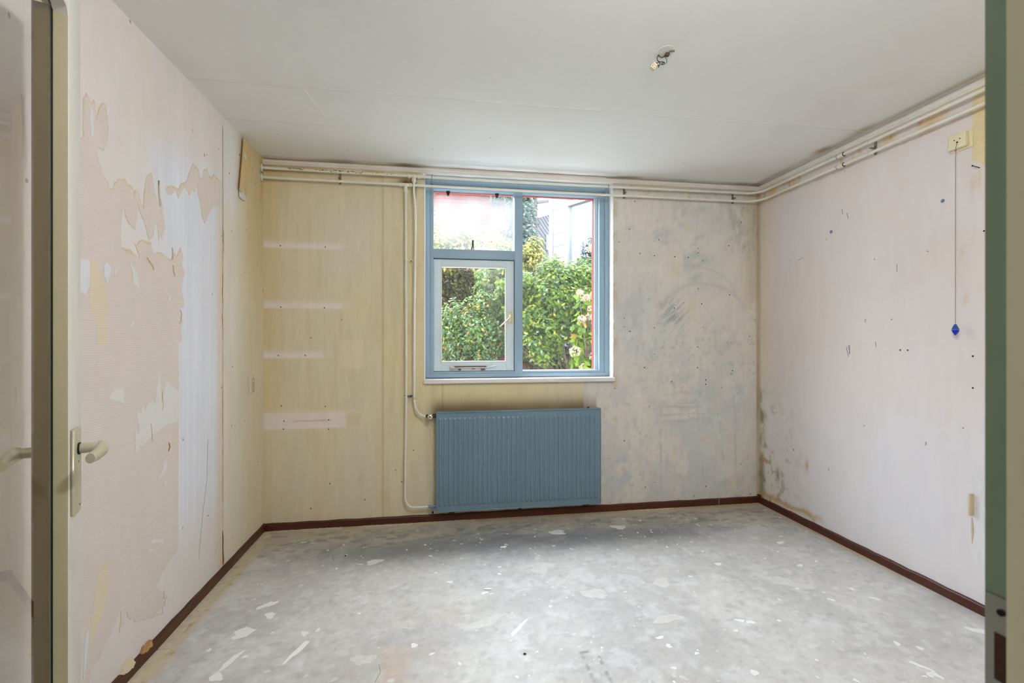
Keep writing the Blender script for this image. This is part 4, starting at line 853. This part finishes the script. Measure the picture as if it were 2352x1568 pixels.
for s in (-1, 1): m.cyl((s*.005, -.008, .004), (s*.005, -.012, .004), .0035, 10, M=M)
m.build('terminal_block', m_block, e)
m = MB()
for p_ in ((-.005, -.006), (.004, -.009)): m.cyl((p_[0], -.0085, p_[1]), (p_[0], -.0095, p_[1]), .0018, 8, M=M)
m.build('terminal_screw', m_dark, e)

# ---------------------------------------------------------------- pull switch on the right wall
e = empty('pull_switch', 'cream pull-cord light switch with a brown cord and blue pull bead', 'switch', (XR, 1.845, 2.15))
m = MB(); m.cham(-.008, 0, -.048, .043, -.040, .042, .0035); m.build('back_plate', m_cream_p, e)
m = MB(); m.cham(-.030, -.007, -.036, .040, -.032, .036, .005); m.build('cover', m_cream_p, e, label='cream square switch cover')
m = MB(); m.box(-.0308, -.030, -.032, .036, -.0235, -.0215); m.box(-.0300, -.029, -.032, .038, -.031, -.0295); m.build('cover_ridge', m_white_gloss, e)
m = MB()
for (y, z_, r) in ((.010, .008, .0026), (-.014, .008, .0026), (-.002, -.005, .0040)): m.cyl((-.0312, y, z_), (-.0300, y, z_), r, 10)
m.build('screw_hole', m_dark, e)
m = MB(); m.tube([(-.031, -.002, -.006), (-.036, -.001, -.03), (-.037, -.001, -.044), (-.037, 0, -.5), (-.037, 0, -.852)], .0011, 6); m.cyl((-.037, -.001, -.040), (-.037, -.001, -.048), .0028, 8); m.build('cord', m_cord, e, label='thin brown pull cord')
m = MB(); m.tube([(-.037, 0, -.848), (-.037, 0, -.856), (-.037, 0, -.873)], [.004, .008, .0145], 6); b1 = m.build('bead_top', m_bead2, e, label='upper half of the faceted blue bead'); 
m = MB(); m.tube([(-.037, 0, -.874), (-.037, 0, -.884), (-.037, 0, -.895), (-.037, 0, -.899)], [.0145, .0115, .005, .0025], 6); m.build('bead', m_bead, e, label='lower half of the faceted blue bead')
e = empty('nail', 'bent dark nail in the right wall beside the green door frame', 'nail', (XR, 1.772, 2.003)); m = MB(); m.tube([(0, 0, 0), (-.012, .003, .004), (-.028, .008, .010)], .0018, 7); m.cyl((-.028, .008, .010), (-.030, .009, .011), .0042, 10); m.build('shank', m_dark, e)

# ---------------------------------------------------------------- wall socket on the left wall
e = empty('wall_socket', 'white double wall socket low on the left wall near the back corner', 'socket', (XL, 3.055, .96))
m = MB(); m.cham(0, .008, -.042, .042, -.048, .048, .003); m.build('plate', mat('socket_plastic', (216, 206, 184), .4), e)
for s in (-1, 1):
    m = MB(); n = 20; V = []
    for (r, x_) in ((.0215, .0082), (.0195, .0095), (.0180, .0082)): V += [(x_, .008+r*math.cos(2*math.pi*k/n), s*.022+r*math.sin(2*math.pi*k/n)) for k in range(n)]
    m.add(V, [(j*n+k, j*n+(k+1) % n, (j+1)*n+(k+1) % n, (j+1)*n+k) for j in range(2) for k in range(n)], 0, True); m.build('socket_ring', mat('socket_ring_brown', (150, 138, 108), .6), e)  # rings coloured darker and browner than the plate
    m = MB()
    for q in (-1, 1): m.cyl((.0075, .008, s*.022+q*.008), (.0090, .008, s*.022+q*.008), .0025, 8)
    m.build('pin_hole', m_rust, e)

# ---------------------------------------------------------------- glazed door, opened into the room
A = math.radians(31.8)-YAW; dv = Vector((-math.sin(A), math.cos(A), 0)); nv = Vector((math.cos(A), math.sin(A), 0)); PP = .307
S0, S1 = .587, 1.637
org = dv*S0-nv*PP
door = empty('door_1', None, None, org, kind='structure'); door['label'] = 'cream glazed door standing open at the left edge'
door.rotation_euler = (0, 0, math.atan2(dv.y, dv.x))
# local axes: x along the leaf from the hinge, y away from the camera side, z up
def dl(s): return s-S0
TH = .046; GI = dl(1.521); GL = .116; GT, GB = 2.017, .34
m = MB(); m.cham(GI, dl(S1), 0, TH, .012, 2.115, .004); m.build('stile', m_cream, door, label='lock stile of the door')
m = MB(); m.cham(0, GL, 0, TH, .012, 2.115, .004); m.build('stile', m_cream, door)
m = MB(); m.box(GL-.001, GI+.001, .0008, TH-.0008, GT, 2.1148); m.build('rail', m_cream, door)
m = MB(); m.box(GL-.001, GI+.001, .0008, TH-.0008, .0122, GB); m.build('rail', m_cream, door)
m = MB(); m.box(GL-.004, GI+.004, .0305, .0345, GB-.004, GT+.004); m.build('pane', m_glass_door, door, label='large reflecting glass pane')
m = MB(); m.box(GI-.0035, GI, .0272, .0305, GB, GT); m.box(GL, GI, .0285, .0305, GT-.0015, GT); m.build('glazing_seal', m_black, door, label='black seal along the pane')
m = MB(); m.box(GI-.0014, GI-.0002, .001, .0285, GB, GT); m.build('inner_edge', mat('olive_edge_tone', (182, 172, 140), .45, noise=.05), door, label='olive edge of the stile facing the pane')  # edge coloured darker and more olive than the stile face
m = MB(); m.box(GI-.0020, GI+.012, .0345, .064, GB, GT); m.build('dim_reflection_strip', mat('dim_reflection_brown', (84, 58, 30), .5, noise=.2), door, label='brown strip behind the pane imitating the dim reflection of the edge')  # added strip: its brown imitates the dimmed reflection of the stile edge
m = MB(); m.add([(GI-.016, .0005, GT), (GI, .0005, GT-.022), (GI, .0285, GT-.010), (GI-.016, .0285, GT), (GI, .0005, GT), (GI, .0285, GT)], [(0,1,4), (3,5,2), (0,3,2,1), (1,2,5,4), (0,4,5,3)]); m.build('corner_chamfer', m_cream, door)
def handle(side):
    h = empty('door_handle', None, None); h.parent = door; y0 = 0 if side < 0 else TH
    Y = lambda d: y0+side*d
    m = MB(); a, b = sorted((Y(0), Y(.009))); m.cham(dl(1.535), dl(1.600), a, b, .797, 1.008, .0045); m.build('handle_plate', m_cream_p2, h)
    m = MB(); x0 = dl(1.568); m.tube([(x0, Y(.008), .957), (x0, Y(.050), .957)], .0125, 16); m.tube([(x0+.004, Y(.050), .957), (x0-.004, Y(.056), .956), (x0-.03, Y(.058), .954), (x0-.07, Y(.056), .952), (x0-.11, Y(.050), .950)], [.0115, .013, .0125, .0115, .009], 14, sq=1.35); m.build('lever', m_cream_p2, h, label='cream lever handle')
    m = MB(); m.cyl((x0, Y(.0088), .957), (x0, Y(.0125), .957), .0150); m.build('neck_ring', m_black, h)
    m = MB(); m.cyl((x0, Y(.0088), .925), (x0, Y(.0095), .925), .0030, 8); m.cyl((x0+.012, Y(.0088), .815), (x0+.012, Y(.0095), .815), .0028, 8); m.build('screw', m_rust, h)
m_cream_p2 = mat('worn_cream_metal', (196, 190, 164), .32, .25, noise=.15, nscale=30)
handle(-1); handle(1)
for z_ in (.25, 1.05, 1.85):
    m = MB(); m.cyl((-.008, -.004, z_-.045), (-.008, -.004, z_+.045), .008); m.build('hinge', m_metal, door)

# ---------------------------------------------------------------- outside the window
def leafmat(name, cols, rough=.5, trans=.25, dim=.62):
    m = bpy.data.materials.new(name); m.use_nodes = True; N = m.node_tree.nodes; K = m.node_tree.links; b = N['Principled BSDF']
    g = N.new('ShaderNodeNewGeometry'); r = N.new('ShaderNodeValToRGB'); e = r.color_ramp.elements
    r.color_ramp.interpolation = 'CONSTANT'
    tot = sum(w for _, w in cols); acc = 0
    for i, (c, w) in enumerate(cols):
        el = e[i] if i < 2 else e.new(acc); el.position = acc; el.color = tuple(v*dim for v in L4(c)[:3])+(1,); acc = min(1, acc+w/tot)
    K.new(g.outputs['Random Per Island'], r.inputs[0]); K.new(r.outputs[0], b.inputs['Base Color']); b.inputs['Roughness'].default_value = rough
    b.inputs['Specular IOR Level'].default_value = .12
    tl = N.new('ShaderNodeBsdfTranslucent'); K.new(r.outputs[0], tl.inputs[0]); mx = N.new('ShaderNodeMixShader'); mx.inputs[0].default_value = trans
    K.new(b.outputs[0], mx.inputs[1]); K.new(tl.outputs[0], mx.inputs[2]); K.new(mx.outputs[0], N['Material Output'].inputs[0]); return m
NP = np.random.RandomState(3)
def leaves(pos, nrm, size, asp=.5):
    """folded pointed leaves, 4 triangles each"""
    n = len(pos); up = NP.normal(size=(n, 3)); up[:, 2] -= .4
    nrm = nrm/np.linalg.norm(nrm, axis=1, keepdims=True)
    t = up-nrm*(up*nrm).sum(1, keepdims=True); t /= np.linalg.norm(t, axis=1, keepdims=True)+1e-9; s = np.cross(nrm, t)
    L = size*NP.uniform(.6, 1.25, (n, 1)); Wd = L*asp
    a = pos; b = pos+t*L; c = pos+t*L*.45+s*Wd*.5-nrm*L*.08; d = pos+t*L*.45-s*Wd*.5-nrm*L*.08; m = pos+t*L*.45+nrm*L*.05
    V = np.stack([a, c, b, d, m], 1).reshape(-1, 3); k = np.arange(n)[:, None]*5
    F = np.concatenate([k+np.array([[0, 1, 4]]), k+np.array([[1, 2, 4]]), k+np.array([[2, 3, 4]]), k+np.array([[3, 0, 4]])], 0)
    return V, F
def foliage_mesh(name, V, F, material, parent, **t):
    me = bpy.data.meshes.new(name); me.vertices.add(len(V)); me.vertices.foreach_set('co', V.astype(np.float32).ravel())
    me.loops.add(len(F)*3); me.loops.foreach_set('vertex_index', F.astype(np.int32).ravel()); me.polygons.add(len(F))
    me.polygons.foreach_set('loop_start', np.arange(0, len(F)*3, 3, dtype=np.int32)); me.update(calc_edges=True); me.materials.append(material)
    return put(name, me, parent, **t)
def crown(c, rad, n, size, clump=.14, nclump=60, asp=.5, zmin=None, sweep=.35):
    c = np.array(c); rad = np.array(rad)
    d = NP.normal(size=(nclump, 3)); d /= np.linalg.norm(d, axis=1, keepdims=True)
    cc = c+d*rad*NP.uniform(.45, 1.0, (nclump, 1))
    i = NP.randint(0, nclump, n); e = NP.normal(size=(n, 3)); e /= np.linalg.norm(e, axis=1, keepdims=True)+1e-9
    p = cc[i]+e*clump*NP.uniform(.2, 1, (n, 1))**.5
    nr = e+d[i]*.6+NP.normal(size=(n, 3))*sweep+np.array([0, -.5, .8])
    if zmin is not None: k = p[:, 2] > zmin; p = p[k]; nr = nr[k]
    return leaves(p, nr, size, asp)
def shrub(name, label, cat, base, crowns, material, stems=6, stem_mat=None, stem_r=.012, stem_top=None):
    e = empty(name, label, cat, base); b = np.array(base); Vs = []; Fs = []; o = 0
    for args in crowns:
        V, F = crown(**args); Vs.append(V-b); Fs.append(F+o); o += len(V)
    foliage_mesh('foliage', np.concatenate(Vs), np.concatenate(Fs), material, e, kind='stuff')
    rr = random.Random(len(name)+stems)
    for i in range(stems):
        cr = crowns[i % len(crowns)]; tgt = Vector(cr['c'])-Vector(base)+Vector((rr.uniform(-.6, .6)*cr['rad'][0], rr.uniform(-.5, .5)*cr['rad'][1], rr.uniform(.0, .5)*cr['rad'][2]))
        s = Vector((rr.uniform(-.06, .06), rr.uniform(-.04, .04), 0)); mid = s.lerp(tgt, .5)+Vector((rr.uniform(-.05, .05), 0, .08))
        m = MB(); m.tube([s, s.lerp(mid, .5)+Vector((0, 0, .03)), mid, tgt], [stem_r, stem_r*.8, stem_r*.6, stem_r*.25], 6); m.build('stem', stem_mat or m_stem, e)
    return e
m_outwhite = mat('outdoor_white_paint', (165, 166, 170), .6)
m_stem = mat('pale_brown_stem', (92, 80, 68), .85, noise=.2, nscale=20)
m_bark = mat('dark_bark', (50, 42, 36), .9, noise=.2, nscale=20)
lf_bright = leafmat('bright_green_leaves', [((112, 140, 40), 4), ((92, 124, 44), 3), ((134, 156, 56), 2), ((76, 104, 58), 2), ((188, 176, 70), .6), ((150, 172, 140), .9)])
lf_mid = leafmat('mixed_green_leaves', [((78, 104, 60), 3), ((96, 122, 70), 2), ((58, 80, 50), 3), ((124, 146, 116), 1.6), ((172, 160, 66), .6), ((176, 106, 62), .3)])
lf_fresh = leafmat('fresh_green_leaves', [((98, 132, 60), 3), ((120, 146, 74), 2), ((70, 100, 54), 2.4), ((136, 164, 130), 1.4), ((186, 178, 70), .7), ((180, 112, 66), .25)])
lf_olive = leafmat('olive_leaves', [((92, 98, 48), 3), ((122, 122, 60), 2), ((66, 76, 44), 3), ((162, 152, 84), 1)])
lf_grey = leafmat('grey_green_leaves', [((84, 108, 100), 3), ((108, 130, 118), 2), ((62, 84, 80), 2), ((150, 168, 160), 1)])
lf_yellow = leafmat('yellow_green_leaves', [((176, 168, 76), 3), ((150, 150, 66), 3), ((110, 122, 60), 2), ((206, 190, 110), 1)])
lf_dark = leafmat('dark_conifer_leaves', [((44, 66, 62), 3), ((56, 80, 74), 2), ((34, 50, 50), 2)])

m_soil = mat('garden_soil', (46, 38, 32), .95, noise=.3, nscale=5, bump=.5, bscale=12)
m = MB(); n = 24; V = []
for j in range(n+1):
    for i in range(n+1):
        x = -9+22*i/n; y = D+WD+.001+(20*(j/n)**1.5); V.append((x, y, .70+.05*math.sin(x*1.3)*math.cos(y)+.02*min(y-3.5, 4)))
m.add(V, [(j*(n+1)+i, j*(n+1)+i+1, (j+1)*(n+1)+i+1, (j+1)*(n+1)+i) for j in range(n) for i in range(n)], 0, True)
m.build('ground', m_soil, kind='structure', label='brown garden soil')

m = MB()
for i in range(9):
    for j in range(2): m.cham(-1.2+i*.505, -.70+i*.505, D+WD+.02+j*.505, D+WD+.52+j*.505, .66, .78, .004)
pt = m.build('bounce_slabs', mat('pale_bounce_slab', (225, 223, 218), .9, noise=.1), kind='structure')  # unseen pale slabs added to bounce sunlight up to the ceiling

# brick house wall behind the plants, every brick near the visible patch its own piece
bw = empty('brick_wall', 'red brick wall of a building behind the hedge, seen through the hazy top pane', 'wall', (-3.5, 7.3, .7))
m = MB(); m.box(0, 5.05, 0, .2, -.2, 3.06); m.build('mortar', mat('mortar', (96, 88, 84), .95, noise=.1), bw)
m_brick = leafmat('red_brick', [((168, 84, 70), 3), ((150, 72, 60), 3), ((182, 98, 80), 2), ((132, 66, 58), 1)], .9, 0, .35)
m = MB(); m.cham(0, .21, -.012, .02, 0, .052, .003); one = m.build('brick', m_brick, bw); one.location = (3.46, 0, 2.39); bme = one.data
mb = MB(); cnt = 0
for r_ in range(49):
    for k in range(23):
        x = k*.22+(.11 if r_ % 2 else 0)-.05; z = r_*.0625+.01
        if x < 0 or x > 4.83: continue
        wz = z+.7
        if 3.40 < x < 4.75 and 2.15 < z < 2.95 and cnt < 80:
            o = one.copy(); COL.objects.link(o); o.location = (x, R.uniform(-.002, .002), z); cnt += 1
        else: mb.box(x, x+.21, -.012, .004, z, z+.052)
bpy.data.objects.remove(one)
mb.build('brick_courses', m_brick, bw, kind='stuff')
m = MB(); m.box(-.1, 5.15, -.06, .26, 3.06, 3.12); m.build('coping', m_white, bw)

# slate clad gable (dark blue) and white boarded house with a tall window
sl = empty('slate_house', 'house gable clad in dark blue-grey boards, behind the right-hand window pane', 'building', (2.352, 11.2, .7))
dx, dy = 3.303-2.352, 2.4; Ls = math.hypot(dx, dy); ux, uy = dx/Ls, dy/Ls
Ms = Matrix.Rotation(math.atan2(uy, ux), 4, 'Z')
m_slate = mat('slate_blue_boards', (24, 29, 41), .7, noise=.12, nscale=4)
ztop = lambda s: 3.72+(4.50-3.72)*s/Ls
for k in range(34):
    z = .0+k*.135
    if z > ztop(Ls+1)-.1: break
    s0 = max(-.9, (z+.13-3.72)/(.78)*Ls) if z+.13 > 3.72-.9*.78/Ls else -.9
    if s0 > Ls+.8: break
    m = MB(); m.add([(s0, -.012, z), (Ls+.9, -.012, z), (Ls+.9, 0, z+.14), (s0, 0, z+.14), (s0, .02, z), (Ls+.9, .02, z), (Ls+.9, .02, z+.14), (s0, .02, z+.14)], [(0,1,2,3), (5,4,7,6), (0,4,5,1), (3,2,6,7), (1,5,6,2), (4,0,3,7)], M=Ms); m.build('board', m_slate, sl)
m = MB(); m.add([(p[0], p[1], p[2]) for p in [(-.95, -.06, ztop(-.95)-.22), (Ls+1, -.06, ztop(Ls+1)-.22), (Ls+1, -.06, ztop(Ls+1)+.14), (-.95, -.06, ztop(-.95)+.14), (-.95, .5, ztop(-.95)), (Ls+1, .5, ztop(Ls+1)), (Ls+1, .5, ztop(Ls+1)+.14), (-.95, .5, ztop(-.95)+.14)]], [(0,1,2,3), (5,4,7,6), (0,4,5,1), (3,2,6,7), (1,5,6,2), (4,0,3,7)], M=Ms); m.build('verge_board', m_outwhite, sl)
m = MB(); m.tube([(-.95, -.09, ztop(-.95)+.17), (Ls+1, -.09, ztop(Ls+1)+.17)], .05, 8, M=Ms); m.build('gutter', m_slate, sl)
sc_ = 1.62
m = MB()
for i in range(2): m.box(sc_-.10+i*.20-.012, sc_-.10+i*.20+.012, -.05, -.01, 3.02, 3.42, M=Ms)
for i in range(4): m.box(sc_-.112, sc_+.112, -.05, -.01, 3.01+i*.133, 3.035+i*.133, M=Ms)
m.build('wall_vent', m_outwhite, sl, label='small white three-part wall vent')

wh = empty('white_house', 'white boarded house corner with a tall white window, at the right of the garden', 'building', (2.186, 9.0, .7))
ex_, ey_ = 2.746-2.186, -1.0; Lw = math.hypot(ex_, ey_); Mw = Matrix.Rotation(math.atan2(ey_, ex_), 4, 'Z')
m_wb = mat('white_boards', (128, 130, 136), .6, noise=.05, nscale=3)
wx0 = .42; wx1 = 1.75; wz1 = 3.10; wz0 = .75
for k in range(15):
    z = k*.235
    for (a, b) in (((0, wx0), (wx1, 2.6)) if wz0-.2 < z < wz1 else ((0, 2.6),)):
        m = MB(); m.add([(a, -.006, z), (b, -.006, z), (b, 0, z+.235), (a, 0, z+.235), (a, .2, z), (b, .2, z), (b, .2, z+.235), (a, .2, z+.235)], [(0,1,2,3), (5,4,7,6), (0,4,5,1), (3,2,6,7), (1,5,6,2), (4,0,3,7)], M=Mw); m.build('board', m_wb, wh)
m = MB(); m.box(-.03, .05, -.03, .22, 0, 3.53, M=Mw); m.build('corner_board', m_outwhite, wh)
m = MB(); m.cham(wx0-.02, wx0+.06, -.04, .1, wz0, wz1, .004, M=Mw); m.cham(wx1-.06, wx1+.02, -.04, .1, wz0, wz1, .004, M=Mw); m.cham(wx0-.02, wx1+.02, -.04, .1, wz1-.06, wz1+.02, .004, M=Mw); m.cham(wx0-.02, wx1+.02, -.05, .1, wz0-.06, wz0+.02, .004, M=Mw); m.cham(wx0+.30, wx0+.38, -.03, .1, wz0, 2.35, .004, M=Mw); m.build('window_frame', m_outwhite, wh, label='white window frame')
m = MB(); m.box(wx0, wx1, .03, .035, wz0, wz1, M=Mw); m_mir = mat('sky_reflecting_glass', (190, 205, 215), .04, .85); m.build('window_pane', m_mir, wh, label='window pane reflecting the bright sky')
m = MB(); m.box(-.05, 2.7, -.10, .4, 3.53, 3.62, M=Mw); m.build('roof_edge', m_outwhite, wh)

# plants from back to front
shrub('ivy_hedge', 'tall olive and yellow-green hedge in front of the brick wall', 'hedge', (.1, 6.4, .75),
      [dict(c=(-.35, 6.5, 1.9), rad=(.9, .35, 1.0), n=9000, size=.055, clump=.16, nclump=120),
       dict(c=(.75, 6.6, 2.2), rad=(.75, .30, .55), n=6500, size=.055, clump=.15, nclump=90)], lf_olive, 6, m_bark)
shrub('yellow_hedge', 'yellowish leafy shrub behind the hazy top pane', 'shrub', (.75, 5.9, .75),
      [dict(c=(.10, 5.85, 2.36), rad=(.42, .18, .36), n=2600, size=.06, clump=.12, nclump=40), dict(c=(.80, 5.85, 2.30), rad=(.50, .18, .36), n=3800, size=.06, clump=.12, nclump=45)], lf_yellow, 5, m_bark)
shrub('climbing_shrub', 'tall grey-green climber behind the centre post of the window', 'shrub', (1.22, 6.9, .75),
      [dict(c=(1.20, 6.8, 3.1), rad=(.17, .22, .75), n=5200, size=.06, clump=.13, nclump=80), dict(c=(1.28, 6.7, 2.1), rad=(.30, .22, .50), n=4500, size=.06, clump=.13, nclump=60), dict(c=(1.00, 6.8, 3.55), rad=(.3, .2, .35), n=1800, size=.06, clump=.12, nclump=26)], lf_grey, 5, m_bark)
shrub('dark_conifer', 'dark blue-green conifer in front of the white house window', 'tree', (2.32, 7.3, .75),
      [dict(c=(2.42, 7.3, 2.25), rad=(.34, .3, .62), n=6000, size=.05, clump=.11, nclump=90, asp=.35), dict(c=(2.62, 7.3, 2.7), rad=(.25, .25, .35), n=2500, size=.05, clump=.10, nclump=36, asp=.35)], lf_dark, 3, m_bark)
shrub('green_shrub', 'mixed green shrub filling the casement pane, with a few orange leaves', 'shrub', (.42, 5.0, .75),
      [dict(c=(.42, 5.1, 1.30), rad=(.42, .28, .40), n=6500, size=.044, clump=.12, nclump=60, sweep=.5), dict(c=(.68, 5.2, 1.80), rad=(.28, .25, .42), n=4600, size=.046, clump=.11, nclump=44, sweep=.5), dict(c=(.15, 5.2, 1.25), rad=(.18, .22, .35), n=1300, size=.055, clump=.10, nclump=24, sweep=.5)], lf_fresh, 8)
b = shrub('leafy_shrub', 'big bright green leafy shrub with pale fanning stems behind the fixed pane', 'shrub', (1.33, 4.65, .74),
      [dict(c=(1.20, 4.85, 1.62), rad=(.42, .26, .42), n=15000, size=.052, clump=.12, nclump=120, zmin=1.05, sweep=.5),
       dict(c=(1.05, 4.75, 1.22), rad=(.26, .22, .26), n=1100, size=.055, clump=.08, nclump=30, zmin=.9, sweep=.5),
       dict(c=(1.55, 4.9, 1.72), rad=(.34, .25, .40), n=6000, size=.052, clump=.10, nclump=44, sweep=.5),
       dict(c=(.88, 4.9, 1.68), rad=(.24, .22, .38), n=4000, size=.052, clump=.09, nclump=26, sweep=.5)], lf_bright, 0)
rr = random.Random(21)
for i in range(22):
    a = rr.uniform(-1.05, .35); L_ = rr.uniform(.45, .95); s = Vector((rr.uniform(-.05, .05), rr.uniform(-.05, .05), 0)); t_ = s+Vector((math.sin(a)*L_, rr.uniform(-.05, .15), math.cos(a)*L_))
    m = MB(); m.tube([s, s.lerp(t_, .5)+Vector((rr.uniform(-.02, .02), 0, -.02)), t_], [.008, .006, .003], 6); m.build('stem', m_stem, b)
shrub('low_shrub', 'low dark green undergrowth behind the pale stems', 'shrub', (1.6, 5.9, .75),
      [dict(c=(1.55, 5.9, 1.15), rad=(.75, .22, .38), n=5200, size=.06, clump=.13, nclump=80)], lf_olive, 3, m_bark)
hy = empty('hydrangea', 'hydrangea with faded cream-pink flower heads at the right edge of the window', 'shrub', (1.50, 4.32, .74))
V, F = crown(c=(1.46, 4.42, 1.2), rad=(.16, .14, .50), n=420, size=.095, clump=.10, nclump=40, asp=.62, sweep=.6)
foliage_mesh('foliage', V-np.array((1.50, 4.32, .74)), F, leafmat('hydrangea_leaves', [((124, 160, 40), 3), ((150, 178, 60), 2), ((96, 130, 50), 2), ((206, 176, 80), .5)], trans=.35), hy, kind='stuff')
m_bloom = leafmat('faded_bloom', [((226, 208, 170), 3), ((232, 200, 186), 2), ((206, 190, 140), 2), ((220, 176, 160), 1)], .8, .3)
for (x, z, r) in [(1.451,1.649,.046),(1.379,1.70,.034),(1.50,1.555,.047),(1.406,1.442,.043),(1.49,1.464,.043),(1.536,1.40,.043),(1.535,1.685,.043),(1.335,1.12,.056),(1.518,1.071,.044),(1.415,.969,.038),(1.509,2.146,.040)]:
    x *= .96; z = 1.225+(z-1.225)*.96; n = 150; d = NP.normal(size=(n, 3)); d /= np.linalg.norm(d, axis=1, keepdims=True); p = d*r*NP.uniform(.78, 1, (n, 1))*np.array([1, 1, .85])
    V, F = leaves(p, d+NP.normal(size=(n, 3))*.35, .019, .9); V = V+np.array((x-1.5, 0, z-.74))
    foliage_mesh('flower_head', V, F, m_bloom, hy)
    m = MB(); m.tube([(rr.uniform(-.04, .04), .06, 0), ((x-1.5)*.6, .05, (z-.74)*.5), (x-1.5, .01, z-.74-r*.6)], [.007, .006, .004], 6); m.build('stem', m_stem, hy)
